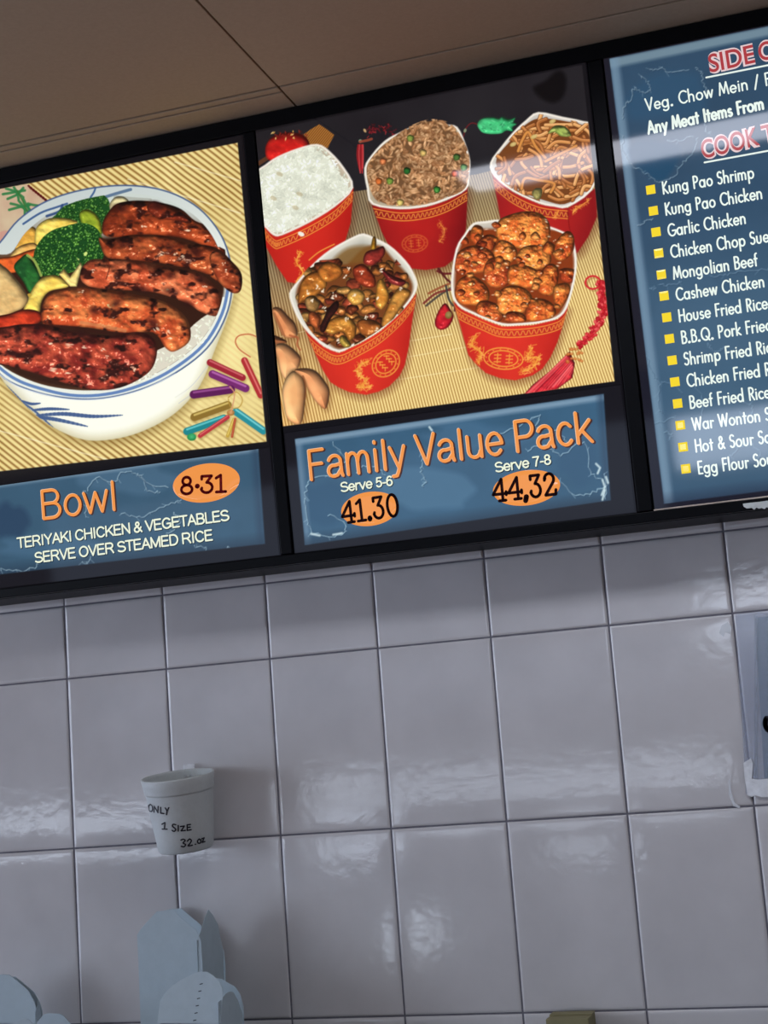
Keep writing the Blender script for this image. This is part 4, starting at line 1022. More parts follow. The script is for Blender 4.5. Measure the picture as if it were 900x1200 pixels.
# fortune cookies
def cookie(P, sd, hi=(232, 176, 120), lo=(196, 124, 78)):
    A.poly([(x + 3, y + 3) for x, y in c6(P)], (120, 74, 36), fe=4, alpha=.45, clip=FR2)
    A.lump(c6(P), hi, lo, amp=.35, sc=.06, Rr=11, gloss=.12, seed=sd, rim=.75, clip=FR2)
cookie([(80, 430), (95, 410), (125, 418), (160, 455), (192, 490), (202, 545), (165, 560), (130, 545), (105, 490)], 1)
A.line(c6([(92, 440), (120, 500), (140, 548)]), 2.4, (146, 84, 50), .6, clip=FR2)
cookie([(70, 540), (130, 560), (150, 580), (90, 590), (60, 570)], 2, (176, 110, 70), (130, 76, 44))
cookie([(92, 610), (110, 585), (150, 588), (195, 622), (218, 655), (205, 700), (180, 715), (145, 752), (120, 720), (105, 660)], 3)
A.line(c6([(165, 545), (185, 552), (205, 558), (200, 590), (215, 615)]), 2.2, (170, 84, 50), .7, clip=FR2)
cookie([(128, 805), (150, 745), (185, 715), (222, 735), (240, 790), (236, 880), (222, 958), (195, 972), (150, 940), (132, 870)], 4, (240, 190, 130), (214, 146, 92))
cookie([(188, 712), (240, 702), (290, 716), (330, 760), (354, 805), (350, 860), (336, 897), (310, 885), (275, 845), (245, 790), (228, 750)], 5, (222, 158, 106), (188, 116, 72))
A.line(c6([(228, 742), (240, 790), (236, 850)]), 2.6, (120, 66, 36), .6, clip=FR2)
# stir fry carton
rim = catmull(c6([(163, 345), (180, 315), (200, 290), (245, 238), (300, 182), (360, 135), (420, 100), (475, 72), (520, 58), (575, 80), (640, 112), (695, 160), (740, 212), (765, 260), (778, 302), (768, 340), (740, 385), (700, 432), (650, 480), (600, 522), (550, 555), (500, 582), (450, 606), (400, 627), (330, 600), (290, 568), (250, 530), (215, 485), (188, 432), (170, 385)]), True, 2)
front = c6([(190, 435), (250, 532), (330, 602), (400, 628), (500, 584), (600, 524), (700, 434), (765, 350)])
m, mi = carton(c6([(235, 510), (250, 532), (330, 602), (400, 630), (500, 586), (600, 526), (700, 436), (772, 345), (748, 500), (735, 600), (715, 690), (690, 740), (640, 790), (590, 815), (530, 830), (450, 817), (400, 795), (360, 770), (325, 715), (290, 640)]), rim, front, (232, 56, 38), (184, 32, 26), 4, (226, 222, 206), bw=9.5, off=4)
dragon(c6([(540, 670), (500, 690), (490, 730), (530, 760), (500, 795), (550, 790)]), m, 15, .9, 2.2, 5); medallion(*c6([(625, 680)])[0], 17.5, 14, -.75, m, .85)
A.poly(c6([(200, 380), (215, 290), (290, 205), (380, 185), (440, 200), (520, 130), (600, 118), (660, 180), (740, 270), (752, 340), (700, 420), (600, 505), (500, 570), (410, 612), (350, 585), (270, 515)]), (118, 64, 30), fe=2, clip=mi)
A.poly(c6([(370, 195), (440, 130), (540, 118), (620, 150), (560, 190), (450, 205)]), (126, 88, 38), fe=3, alpha=.8, clip=mi)
FM = np.minimum(A.mask(c6([(195, 380), (210, 290), (285, 195), (400, 175), (560, 70), (620, 105), (670, 175), (748, 270), (757, 340), (705, 428), (602, 512), (500, 578), (408, 620), (345, 592), (262, 520)])), FR2)
for i in range(150):
    x, y = c6([(rg.uniform(220, 740), rg.uniform(190, 590))])[0]; r = rg.uniform(5, 10); n = 7; a0 = rg.uniform(0, 6)
    P_ = [(x + r * rg.uniform(.6, 1.2) * math.cos(a0 + j * 2 * math.pi / n), y + r * rg.uniform(.45, .9) * math.sin(a0 + j * 2 * math.pi / n)) for j in range(n)]
    c = rg.choice([(196, 124, 58), (150, 78, 34), (112, 50, 26), (214, 156, 82), (168, 70, 44), (178, 104, 48)])
    A.lump(P_, c, tuple(C3(c) * .7), seed=i + 100, amp=.9, sc=.2, Rr=6, gloss=.7, clip=FM)
for P_, c0, c1 in (([(205, 390), (215, 310), (250, 255), (310, 240), (345, 300), (300, 350), (240, 380)], (190, 120, 48), (150, 84, 30)),
                   ([(300, 230), (350, 195), (410, 215), (415, 260), (360, 290), (320, 280)], (186, 112, 44), (150, 80, 30)),
                   ([(470, 225), (520, 205), (570, 260), (575, 310), (530, 315), (480, 280)], (166, 62, 34), (120, 40, 22)),
                   ([(530, 150), (580, 130), (615, 120), (620, 160), (570, 210), (520, 200)], (150, 48, 40), (110, 34, 28)),
                   ([(575, 385), (585, 300), (605, 275), (630, 310), (642, 370), (610, 420), (585, 410)], (214, 150, 62), (190, 120, 44)),
                   ([(605, 480), (640, 390), (680, 325), (720, 320), (745, 345), (700, 410), (660, 470), (620, 510)], (200, 140, 64), (170, 104, 40)),
                   ([(600, 225), (660, 260), (720, 285), (700, 310), (640, 290)], (140, 46, 44), (100, 30, 30)),
                   ([(330, 520), (360, 470), (430, 450), (480, 490), (480, 545), (450, 570), (420, 530), (370, 540)], (198, 136, 56), (160, 98, 36)),
                   ([(490, 480), (540, 465), (600, 490), (590, 530), (540, 550), (500, 530)], (170, 100, 44), (130, 66, 26)),
                   ([(400, 570), (420, 545), (460, 590), (430, 605)], (170, 140, 60), (130, 110, 40)),
                   ([(255, 445), (280, 430), (312, 460), (300, 510), (265, 490)], (186, 96, 50), (150, 70, 34)),
                   ([(240, 370), (280, 355), (310, 390), (290, 430), (250, 420)], (160, 120, 70), (120, 84, 40)),
                   ([(440, 365), (455, 330), (490, 322), (525, 350), (510, 390), (470, 400)], (220, 168, 84), (204, 148, 66)),
                   ([(310, 510), (350, 420), (390, 380), (400, 410), (360, 470), (330, 530)], (60, 24, 20), (40, 16, 14)),
                   ([(555, 130), (565, 75), (580, 85), (578, 130)], (190, 140, 40), (150, 100, 30))):
    A.lump(c6(P_), c0, c1, seed=P_[0][0], amp=.9, sc=.18, Rr=7, gloss=.8, clip=FM)
for (x, y) in ((380, 350), (370, 365), (320, 330), (300, 315), (530, 460), (560, 455), (430, 265), (600, 235), (250, 340), (440, 470), (330, 420), (510, 245), (395, 575), (700, 325), (590, 370), (540, 375), (470, 350), (270, 380), (580, 520), (450, 230)):
    cx, cy = c6([(x, y)])[0]
    for q in range(4): A.ell(cx + rg.uniform(-2, 2), cy + rg.uniform(-2, 2), rg.uniform(.7, 1.9), .7, rg.uniform(0, 3), (255, 240, 214), .85, FM)
# orange chicken carton
rim = catmull(c7([(260, 146), (310, 138), (362, 132), (450, 140), (540, 150), (625, 180), (662, 205), (680, 290), (672, 380), (640, 490), (604, 530), (555, 545), (500, 555), (440, 560), (378, 560), (300, 532), (255, 512), (210, 490), (178, 450), (170, 375), (190, 250), (225, 190)]), True, 3)
front = c7([(180, 460), (210, 492), (300, 534), (378, 562), (500, 557), (604, 532), (640, 492)])
m, mi = carton(c7([(180, 462), (210, 492), (300, 536), (378, 564), (500, 559), (604, 534), (645, 482), (620, 570), (600, 630), (572, 690), (540, 735), (500, 762), (430, 782), (370, 774), (310, 752), (265, 710), (240, 680), (210, 570)]), rim, front, (230, 56, 40), (178, 30, 26), 5, (214, 204, 188), bw=9, off=4)
medallion(*c7([(382, 694)])[0], 23, 12.5, .08, m, .9); dragon(c7([(270, 600), (255, 640), (290, 670), (280, 710)]), m, 17, .9, 2, 6); dragon(c7([(500, 650), (480, 690), (520, 690), (500, 730), (460, 745)]), m, 18, .9, 2, 6)
A.poly(c7([(195, 450), (185, 380), (200, 260), (250, 180), (330, 170), (560, 170), (640, 200), (668, 290), (660, 380), (630, 480), (590, 525), (490, 548), (370, 550), (220, 485)]), (136, 56, 22), fe=2, clip=mi)
OM = np.minimum(mi + A.mask(c7([(330, 200), (360, 120), (450, 85), (560, 110), (590, 190), (640, 165), (700, 200), (660, 260), (380, 260)])), 1) * FR2
OC = [[(355, 200), (362, 140), (400, 115), (470, 98), (535, 108), (570, 150), (568, 210), (540, 240), (470, 250), (400, 235)],
      [(245, 200), (265, 155), (300, 165), (295, 210), (270, 235)], [(270, 235), (310, 195), (350, 200), (345, 250), (300, 265)],
      [(340, 260), (370, 215), (420, 230), (440, 270), (415, 305), (360, 300)], [(580, 270), (600, 215), (640, 178), (668, 200), (665, 260), (620, 300)],
      [(185, 330), (190, 275), (240, 240), (300, 240), (345, 275), (340, 330), (280, 350), (210, 355)],
      [(435, 290), (460, 245), (520, 235), (570, 265), (572, 310), (520, 335), (460, 330)], [(540, 260), (560, 220), (590, 235), (580, 275)],
      [(300, 350), (320, 295), (370, 285), (410, 320), (405, 390), (350, 410), (315, 390)], [(400, 385), (410, 320), (470, 315), (530, 345), (540, 395), (480, 410), (440, 400)],
      [(520, 420), (530, 350), (570, 310), (605, 330), (600, 400), (570, 440)], [(610, 370), (620, 330), (672, 335), (668, 380), (640, 390)],
      [(585, 450), (590, 400), (640, 388), (655, 420), (625, 480), (600, 490)], [(185, 440), (195, 385), (240, 355), (290, 375), (325, 420), (315, 470), (260, 480), (210, 475)],
      [(270, 500), (290, 460), (350, 470), (385, 510), (360, 548), (300, 535)], [(360, 500), (360, 430), (410, 398), (470, 410), (500, 450), (480, 500), (420, 520)],
      [(470, 530), (480, 470), (530, 450), (580, 470), (595, 510), (560, 540), (500, 545)], [(390, 545), (400, 505), (460, 510), (470, 545)]]
for i, P_ in enumerate(OC):
    c0, c1 = (((236, 150, 70), (206, 98, 42)), ((226, 130, 56), (184, 76, 34)), ((210, 108, 50), (160, 60, 30)))[i % 3]
    A.lump(c7(P_), c0, c1, (120, 40, 18), .74, amp=1.0, sc=.24, Rr=10, gloss=.9, seed=i * 5 + 3, clip=OM, rim=.5, gT=.92, fine=1.3)
for i in range(46):
    x, y = c7([(rg.uniform(195, 655), rg.uniform(130, 535))])[0]; r = rg.uniform(3.5, 6.5); a0 = rg.uniform(0, 6)
    P_ = [(x + r * rg.uniform(.7, 1.2) * math.cos(a0 + j * 1.047), y + r * rg.uniform(.6, 1.0) * math.sin(a0 + j * 1.047)) for j in range(6)]
    c0, c1 = rg.choice([((240, 158, 80), (206, 102, 46)), ((224, 128, 56), (184, 78, 36)), ((204, 100, 46), (156, 58, 28))])
    A.lump(P_, c0, c1, amp=.9, sc=.24, Rr=6, gloss=1.0, seed=i + 300, clip=OM, rim=.6, gT=.92, fine=1.2)
for i in range(90):
    x, y = c7([(rg.uniform(195, 655), rg.uniform(125, 535))])[0]
    A.ell(x, y, rg.uniform(.6, 1.7), rg.uniform(.5, .8), rg.uniform(-.6, .6), (255, 232, 196), .75, OM)
A.build('food_photograph', PHOTO_MAT, p2, 0.0006)

z9 = crop(330, 440, 900 / 420)
q2 = [(346.3, 514.7), (707.5, 462), (715.5, 586), (357.5, 638.5)]
P, m = plaque('title_plaque', q2, p2, 0, [(375, 590, 30, 26, (52, 84, 112), .6), (680, 540, 22, 26, (54, 86, 114), .6), (500, 575, 60, 26, (88, 126, 154), .5), (560, 510, 60, 14, (80, 116, 146), .4)], inner=(62, 98, 126), u0=.5005, u1=1.0755, v0=.0665, v1=.2705)
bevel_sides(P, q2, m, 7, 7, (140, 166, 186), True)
for i, L in enumerate(([(60, 300), (75, 260), (130, 250), (160, 210), (130, 170)], [(60, 310), (65, 370), (90, 398), (150, 400), (160, 370), (120, 350)], [(340, 160), (355, 200), (350, 240), (362, 265), (355, 280)], [(540, 150), (600, 125), (650, 100), (640, 130), (690, 140), (720, 170)], [(620, 190), (660, 175), (700, 200), (760, 170), (775, 240), (800, 260)], [(700, 265), (740, 300), (790, 290), (815, 275)], [(205, 0), (205, 40)], [(190, 245), (220, 225), (260, 250)], [(810, 250), (815, 310)])):
    crack(P, z9(L), m, 40 + i, (176, 208, 222))
for L in ([(790, 222), (800, 232), (794, 246)], [(806, 262), (812, 280), (804, 300)], [(815, 255), (820, 270)], [(812, 288), (806, 312)], [(75, 398), (96, 402)], [(130, 400), (152, 396)], [(372, 130), (378, 138)]):
    P.line(z9(L), 2.4, (206, 226, 228), .85, False, .8)
P.build('title_plaque', PLAQUE_MAT, p2, 0.0006)
pl2 = p2.children[-1]; pl2['u'] = p2['u']; pl2['v'] = p2['v']
title('Family Value Pack', (363, 562.8), (696, 517.5), 0.0490, pl2)
small('serving_lettering', 'Serve 5-6', (400, 576.3), (461, 568.4), .0150, pl2, .0026)
small('serving_lettering', 'Serve 7-8', (581, 553.3), (646.5, 543.4), .0150, pl2, .0026)
for c, rx, figs, a, b in (((433.6, 596.4), .0505, ['4s', '1s', 'dp', '3s', '0s'], (402, 614), (470, 604)), ((617, 571.8), .0555, ['4s', '4s', 'ds', '3s', '2s'], (578.5, 588.5), (654, 580))):
    ov = oval(c, rx, .0285, p2)
    stroke_text('price_figures', figs, bd(*a), .0365, 1, .0050, M_BLACK, ov, .0030, trk=.06, p1=bd(*b))

# ------------------------------------------------------------------ panel: list of dishes
p3 = bframe('menu_poster', 1.41, V_SHEET, 'blue lit menu panel listing dishes with yellow square bullets', 'menu panel', 'lit menu panels in the light box')
p3.rotation_euler.x += math.radians(0.43)      # this sheet sits a touch proud of its frame at the top
sheet(p3, 1.1065, 1.7250)
def ph(u, v):
    x, y = board_to_photo(np.array([u]), np.array([v])); return (x[0], y[0])
c1 = crop(690, 0, 4); c2 = crop(720, 280, 900 / 180 * 635 / 900)
c2 = crop(720, 280, 3.53)
q3 = [(715, 70.5), ph(1.716, .7995), ph(1.716, .078), (778.5, 590)]
P, m = plaque('menu_print', q3, p3, 0, [(820, 420, 50, 120, (66, 96, 124), .4)], inner=(54, 82, 108), dens=800, u0=1.1075, u1=1.7240, v0=.0670, v1=.8015, dark=(30, 30, 42))
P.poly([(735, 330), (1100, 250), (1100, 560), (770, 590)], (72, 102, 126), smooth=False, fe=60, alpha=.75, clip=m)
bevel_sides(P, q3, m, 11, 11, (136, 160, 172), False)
P.line([(q3[0][0] + 4, 72), (q3[3][0] + 4, 590)], 8, (120, 150, 172), .55, False, 3, m)
P.line([(775, 596), ph(1.72, .074)], 20, (40, 48, 68), .7, False, 10, m)  # dark reflection painted into the ink along the lower edge
P.poly(c1([(188, 720), (215, 675), (260, 662), (330, 668), (425, 690), (418, 760), (372, 830), (325, 852), (270, 815), (225, 790)]), (34, 74, 104), fe=3, alpha=.85, clip=m)
P.poly(c1([(180, 470), (240, 400), (330, 350), (480, 345), (530, 380), (545, 520), (440, 560), (300, 560), (200, 560)]), (50, 86, 116), fe=6, alpha=.6, clip=m)
for i, L in enumerate(([(165, 640), (160, 690), (190, 760), (240, 800), (290, 830), (335, 855), (400, 830), (440, 770), (490, 720), (510, 650)], [(160, 560), (170, 500), (200, 470), (215, 420), (250, 440), (285, 430), (280, 390), (245, 365)], [(285, 335), (350, 325), (380, 345), (470, 332)], [(505, 325), (530, 345), (535, 390), (550, 430)], [(370, 660), (430, 662), (495, 645)], [(545, 560), (550, 620), (575, 625)], [(235, 1060), (270, 1040), (300, 1025)])):
    crack(P, c1(L), m, 60 + i, (140, 164, 180))
for i, L in enumerate(([(150, 205), (170, 200)], [(190, 190), (230, 192), (280, 175)], [(405, 155), (470, 150), (540, 135), (640, 125)], [(390, 430), (400, 455), (430, 465), (450, 450)], [(130, 480), (160, 560), (190, 600), (180, 690), (200, 720)], [(200, 590), (240, 600), (280, 640)], [(330, 610), (370, 660), (365, 730)], [(150, 770), (200, 755), (250, 740)], [(540, 680), (570, 690), (560, 730), (520, 720)], [(210, 800), (240, 810), (225, 830)], [(480, 900), (520, 860), (560, 850), (600, 880), (590, 930)])):
    crack(P, c2(L), m, 80 + i, (132, 162, 184), al=.5)
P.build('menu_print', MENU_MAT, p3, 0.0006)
pr = p3.children[-1]; pr['u'] = p3['u']; pr['v'] = p3['v']
def heading(s, a, b, cap):
    p, q = bd(*a), bd(*b)
    font_text('heading_lettering', s, p, q, cap, M_PINK, pr, .0010, .074)
    font_text('heading_lettering', s, p, q, cap, M_RED, pr, .0014, .014)
KX = .77
def item(s, px, py, cap=.0192, w=.0026, sx=KX):
    stroke_text('item_lettering', s, bd(px, py), cap, sx, w, M_WHITE, pr, .0010, trk=.11)
def rule(a, b, w):
    p, q = bd(*a), bd(*b); V, F = [], []
    ribbon(V, F, [(p[0] - pr['u'], p[1] - pr['v']), (q[0] - pr['u'], q[1] - pr['v'])], w, .0010)
    mesh_obj('heading_rule', V, F, M_WHITE, pr)
heading('SIDE', (832.5, 86.5), (885.5, 74.5), .0285)
heading('O', (890.5, 73.3), (910, 69), .0285)
rule((828, 92.3), ph(1.39, bd(828, 92.3)[1]), .0028)
heading('COOK', (824, 187), (891, 170.5), .0285)
heading('T', (895, 169.8), (911, 166), .0285)
rule((826, 191.4), ph(1.40, bd(826, 191.4)[1]), .0028)
def fit(s, a, b, cap, w): stroke_text('item_lettering', s, bd(*a), cap, 1, w, M_WHITE, pr, .0010, p1=bd(*b), trk=.11)
fit('Veg. Chow Mein / F', (758, 131.2), (904, 100.4), .0196, .0026)
fit('Any Meat Items From', (760.5, 158), (896, 128.5), .0196, .0038)
DISH = ['Kung Pao Shrimp', 'Kung Pao Chicken', 'Garlic Chicken', 'Chicken Chop Suey', 'Mongolian Beef', 'Cashew Chicken', 'House Fried Rice', 'B.B.Q. Pork Fried Rice', 'Shrimp Fried Rice', 'Chicken Fried Rice', 'Beef Fried Rice', 'War Wonton Soup', 'Hot & Sour Soup', 'Egg Flour Soup']
b0, b1 = bd(763, 223.2), bd(803.8, 549.4)
for i, s in enumerate(DISH):
    bu, bv = b0 + (b1 - b0) * i / 13.0
    h = .0072
    V = [(bu - pr['u'] + dx, bv - pr['v'] + dy, .0009) for dx, dy in ((-h, -h), (h, -h), (h, h), (-h, h))]
    V += [(bu - pr['u'] + dx * .62, bv - pr['v'] + dy * .62, .0013) for dx, dy in ((-h, -h), (h, -h), (h, h), (-h, h))]
    o = mesh_obj('bullet_square', V, [(4, 5, 6, 7), (0, 1, 5, 4), (1, 2, 6, 5), (2, 3, 7, 6), (3, 0, 4, 7)], M_YEL, pr)
    stroke_text('item_lettering', s, (bu + .0185, bv - .0105), .0192, KX, .0027, M_WHITE, pr, .0010, trk=.11)

# ------------------------------------------------------------------ foam cup taped to the wall
def cup():
    a = Vector(at(208, 908, -.0730)); b = Vector(at(218.5, 995, -.0535))
    ax = (a - b); H = ax.length; zq = ax.normalized()
    xq = Vector((1, 0, 0)); xq = (xq - zq * xq.dot(zq)).normalized(); yq = zq.cross(xq)
    rot = Matrix((xq, yq, zq)).transposed()
    c = empty('foam_cup', b, 'white foam cup marked ONLY 1 SIZE, taped up on the tiled wall', 'cup')
    c.rotation_euler = rot.to_euler()
    rt, rb = .0635, .0475
    outer = [(0.0, .0), (rb - .006, 0), (rb - .002, .001), (rb, .004)]
    def rad(h): return rb + (rt - .0022 - rb) * (h / H)
    outer += [(rad(H * t), H * t) for t in (.2, .4, .6, .76)]
    outer += [(rad(H * .775), H * .775), (rad(H * .785), H * .785), (rad(H * .79) + .0017, H * .797), (rad(H * .80) + .0018, H * .81), (rad(H * .9) + .0018, H * .9), (rt, H * .985), (rt - .0006, H * .997), (rt - .0022, H), (rt - .004, H * .996)]
    inner = [(rt - .0048, H * .97), (rad(H * .5) - .003, H * .5), (rb - .003, .006), (0, .005)]
    prof = outer + inner
    n = 72; V, F = [], []
    for (r, h) in prof:
        if r == 0: V.append((0, 0, h)); continue
        for j in range(n):
            t = 2 * math.pi * j / n; V.append((r * math.cos(t), r * math.sin(t), h))
    idx = []; k = 0
    for (r, h) in prof:
        idx.append((k, 1 if r == 0 else n)); k += 1 if r == 0 else n
    for (i0, n0), (i1, n1) in zip(idx[:-1], idx[1:]):
        for j in range(n):
            j2 = (j + 1) % n
            if n0 == 1: F.append((i0, i1 + j2, i1 + j))
            elif n1 == 1: F.append((i0 + j, i0 + j2, i1))
            else: F.append((i0 + j, i0 + j2, i1 + j2, i1 + j))
    mesh_obj('cup_body', V, F, MAT_FOAM, c, True)
    # marker lettering, wrapped on the flank; strokes traced in a crop of the photograph
    view = (CAM - np.array(b)); vl = np.array(rot.transposed() @ Vector(view)); a0 = math.atan2(vl[1], vl[0])
    def wrap(q):
        x, y = q
        t = (y - 221 + .167 * (x - 435)) / (479 + .167 * 52)
        u = (x - (435 + 52 * t)) / (245 - 63 * t)
        an = a0 + math.asin(max(-.98, min(.98, u)))
        h = H * (1 - t); r = rad(h) + .0005
        return (r * math.cos(an), r * math.sin(an), h)
    def word(strokes, w):
        V, F = [], []
        for s in strokes:
            if len(s) > 2: s = catmull(s, False, 5) if len(s) > 4 else s
            s2 = []
            for i in range(len(s) - 1):
                for t in np.linspace(0, 1, 4, endpoint=False): s2.append((s[i][0] * (1 - t) + s[i + 1][0] * t, s[i][1] * (1 - t) + s[i + 1][1] * t))
            s2.append(s[-1])
            ribbon(V, F, s2, w, f=wrap)
        o = mesh_obj('handwriting', V, F, MAT_INK, c); o['label'] = 'black marker handwriting'
    word([[(250, 402), (238, 420), (240, 446), (254, 450), (264, 436), (262, 410), (250, 402)],
          [(274, 448), (276, 408), (300, 446), (302, 404)], [(318, 408), (318, 446), (338, 446)], [(348, 408), (360, 426), (372, 404)], [(360, 426), (356, 452)]], 9)
    word([[(326, 518), (346, 504), (342, 546)], [(328, 550), (360, 546)],
          [(416, 512), (400, 510), (394, 522), (406, 532), (416, 544), (404, 556), (392, 550)], [(432, 516), (432, 552)], [(446, 522), (472, 518), (450, 550), (478, 546)],
          [(512, 508), (490, 510), (490, 546), (516, 542)], [(490, 528), (510, 525)]], 9)
    word([[(448, 610), (464, 604), (476, 612), (462, 628), (478, 638), (468, 652), (450, 650)], [(490, 616), (504, 602), (516, 612), (508, 628), (494, 646), (522, 642)],
          [(540, 636), (543, 637)], [(566, 604), (556, 616), (560, 630), (574, 630), (578, 614), (566, 604)], [(584, 604), (600, 600), (586, 628), (604, 624)]], 9)
    # strip of clear tape from the rim up to the wall
    V, F = [], []
    pts = [(.0585, H * .90), (.0608, H * .975), (.0632, H * 1.0), (.0645, H * 1.02), (.0650, H * 1.06)]
    for i, (r, h) in enumerate(pts):
        for j in range(7):
            t = a0 + math.pi - .35 + (j / 6 - .5) * .34
            jig = .0007 * math.sin(j * 2.3 + i * 1.7)
            V.append(((r + jig - .0008) * math.cos(t), (r + jig - .0008) * math.sin(t), h + .001 * math.sin(j * 3.1)))
    for i in range(len(pts) - 1):
        for j in range(6): F.append((i * 7 + j, i * 7 + j + 1, (i + 1) * 7 + j + 1, (i + 1) * 7 + j))
    o = mesh_obj('tape_strip', V, F, MAT_TAPE, c, True); o['label'] = 'crinkled clear tape'
    md = o.modifiers.new('thickness', 'SOLIDIFY'); md.thickness = .0004; md.offset = 0
cup()

# ------------------------------------------------------------------ shelf below the picture, with open food pails on it
ZS = Z0 - 0.70
bm = bmesh.new()
add_box(bm, -0.7, 1.6, -0.36, -0.004, ZS - 0.03, ZS, .003)
sh = bm_obj('shelf', bm, MAT_SHELF); tag(sh, 'grey laminate shelf under the tiled wall holding the open food pails', 'shelf')

TH_ = 0.0011
def card(name, pts, depth, parent, org, mat=None):
    bm = bmesh.new(); prism(bm, [Vector(p) - org for p in pts], Vector(depth))
    bmesh.ops.bevel(bm, geom=bm.edges[:], offset=.0003, segments=1, affect='EDGES')
    return bm_obj(name, bm, mat or MAT_CARD, parent)

def pail(label, front_px, yf, yb, ctr=None, back_px=None, side_top=None, base=None, score=None, lean=0.0, group='open paper food pails on the shelf'):
    """folded paper pail standing open: tapered walls, the front and back walls run up into chamfered flaps, the side walls into narrow flaps.
       front_px: outline of the front flap (top part) as seen, on the upright plane y = yf"""
    T = [at(x, y, yf) for x, y in front_px]
    xl, xr = T[0].x, T[-1].x
    w = xr - xl; ins = w * .06
    org = Vector(((xl + xr) / 2, (yf + yb) / 2, ZS))
    o = empty('food_pail', org, label, 'food pail', group)
    d = yb - yf
    zc = min(T[0].z, T[-1].z)
    fr = [Vector((xl + ins, yf + .004, ZS + .0012)), Vector((xl, yf + .004, zc)), Vector((xr, yf + .004, zc)), Vector((xr - ins, yf + .004, ZS + .0012))]
    card('front_panel', fr, (0, TH_, 0), o, org)
    card('front_flap', [Vector((p.x, yf + .004 + lean * (p.z - zc), p.z + (.0003 if p.z <= zc + .0005 else 0))) for p in T], (0, TH_, 0), o, org)
    if back_px: B = [at(x, y, yb) for x, y in back_px]
    else: B = [Vector((p.x, yb, p.z - .006)) for p in T]
    B = sorted(B, key=lambda p: 0) 
    xbl, xbr = B[0].x, B[-1].x
    bk = [Vector((xbl + ins, yb - .004, ZS + .0012))] + B + [Vector((xbr - ins, yb - .004, ZS + .0012))]
    card('back_panel', bk, (0, -TH_, 0), o, org)
    zs_ = side_top or [(0.0, T[-1].z - .004), (.5, T[-1].z + .002), (1.0, T[-1].z - .004)]
    for s in (-1, 1):
        xt = xr if s > 0 else xl; x2 = xbr if s > 0 else xbl
        zf = min(p.z for p in (T[0], T[-1]))
        P = [Vector(((xr - ins if s > 0 else xl + ins) - s * .0006, yf + .006, ZS + .0012))]
        for t, z in zs_:
            if s < 0: z = min(z, T[0].z - .002)
            xx = xt + (x2 - xt) * t - s * (.0004 + ins * max(0, (1 - (z - ZS) / max(zf - ZS, .01))))
            P.append(Vector((xx - s * .001, yf + .002 + (d - .004) * t, z)))
        P.append(Vector(((xbr - ins if s > 0 else xbl + ins) - s * .0006, yb - .006, ZS + .0012)))
        card('side_panel', P, (-s * TH_, 0, 0), o, org)
    bm = bmesh.new(); add_box(bm, xl + ins + .003 - org.x, xr - ins - .003 - org.x, yf + .008 - org.y, yb - .008 - org.y, 0.0, .0011)
    bm_obj('base_panel', bm, MAT_CARD, o)
    if score:
        V, F = [], []
        for (x0, y0), (x1, y1) in score:
            a, b = at(x0, y0, yf), at(x1, y1, yf)
            for q in (a, b): q.y = yf + .0034 + lean * (q.z - zc)
            n = Vector((-(b.z - a.z), 0, b.x - a.x)).normalized() * .0007
            k0 = len(V); V.extend([a - n - org, b - n - org, b + n - org, a + n - org]); F.append((k0, k0 + 1, k0 + 2, k0 + 3))
        o2 = mesh_obj('score_marks', V, F, MAT_INK, o); o2['label'] = 'row of dark cut marks down the flap'
    return o
kk = crop(140, 1040, 5.625)
def zt(x, y, Y): return at(x, y, Y).z
s0 = kk([(530, 350), (552, 290), (590, 205), (632, 142), (662, 180), (690, 240), (706, 420)])
ysd = np.linspace(-.13, -.02, 7)
pail('tall open white food pail standing against the tiles below the foam cup', kk([(134, 970), (118, 520), (108, 315), (125, 287), (168, 235), (215, 185), (240, 160), (350, 150), (390, 193), (448, 242), (500, 285), (530, 350), (541, 500), (545, 970)]), -.13, -.02,
     back_px=kk([(215, 520), (205, 280), (228, 205), (270, 160), (340, 142), (410, 137), (470, 190), (600, 300), (690, 420), (700, 520)]),
     side_top=[(i / 6, zt(p[0], p[1], ysd[i])) for i, p in enumerate(s0)])
sc = [((kk([(500 - 3 * i - 8, 652 + i * 46)])[0]), (kk([(500 - 3 * i + 12, 647 + i * 46)])[0])) for i in range(6)]
s1 = kk([(656, 760), (675, 735), (712, 700), (745, 685), (785, 690), (805, 740), (822, 830)])
ys1 = np.linspace(-.25, -.142, 7)
pail('white food pail with rounded open flaps in front of the tall pail', kk([(240, 900), (240, 760), (262, 715), (300, 670), (360, 628), (430, 590), (480, 573), (530, 572), (575, 596), (620, 636), (645, 680), (656, 740), (660, 900)]), -.25, -.142,
     back_px=kk([(400, 900), (405, 720), (440, 640), (540, 606), (620, 594), (680, 604), (725, 632), (762, 652), (795, 700), (818, 780), (824, 900)]),
     side_top=[(i / 6, zt(p[0], p[1], ys1[i])) for i, p in enumerate(s1)], score=sc, lean=.30)
bm = None
kl = crop(0, 1120, 900 / 140)
s2 = kl([(268, 420), (272, 400), (276, 380), (284, 330), (290, 345), (296, 420), (300, 480)])
ys2 = np.linspace(-.10, -.076, 7)
pail('white food pail with a rounded flap at the left edge of the tiled wall', kl([(-190, 514), (-185, 330), (-150, 250), (-80, 180), (0, 143), (60, 146), (95, 172), (135, 205), (205, 265), (245, 340), (264, 400), (272, 514)]), -.10, -.076,
     side_top=[(i / 6, zt(p[0], p[1], ys2[i])) for i, p in enumerate(s2)])
pail('small white food pail flap with a flat chamfered top, right of the rounded flap', kl([(262, 560), (272, 500), (300, 468), (322, 445), (348, 437), (440, 440), (468, 455), (500, 490), (522, 514), (530, 560)]), -.215, -.203)
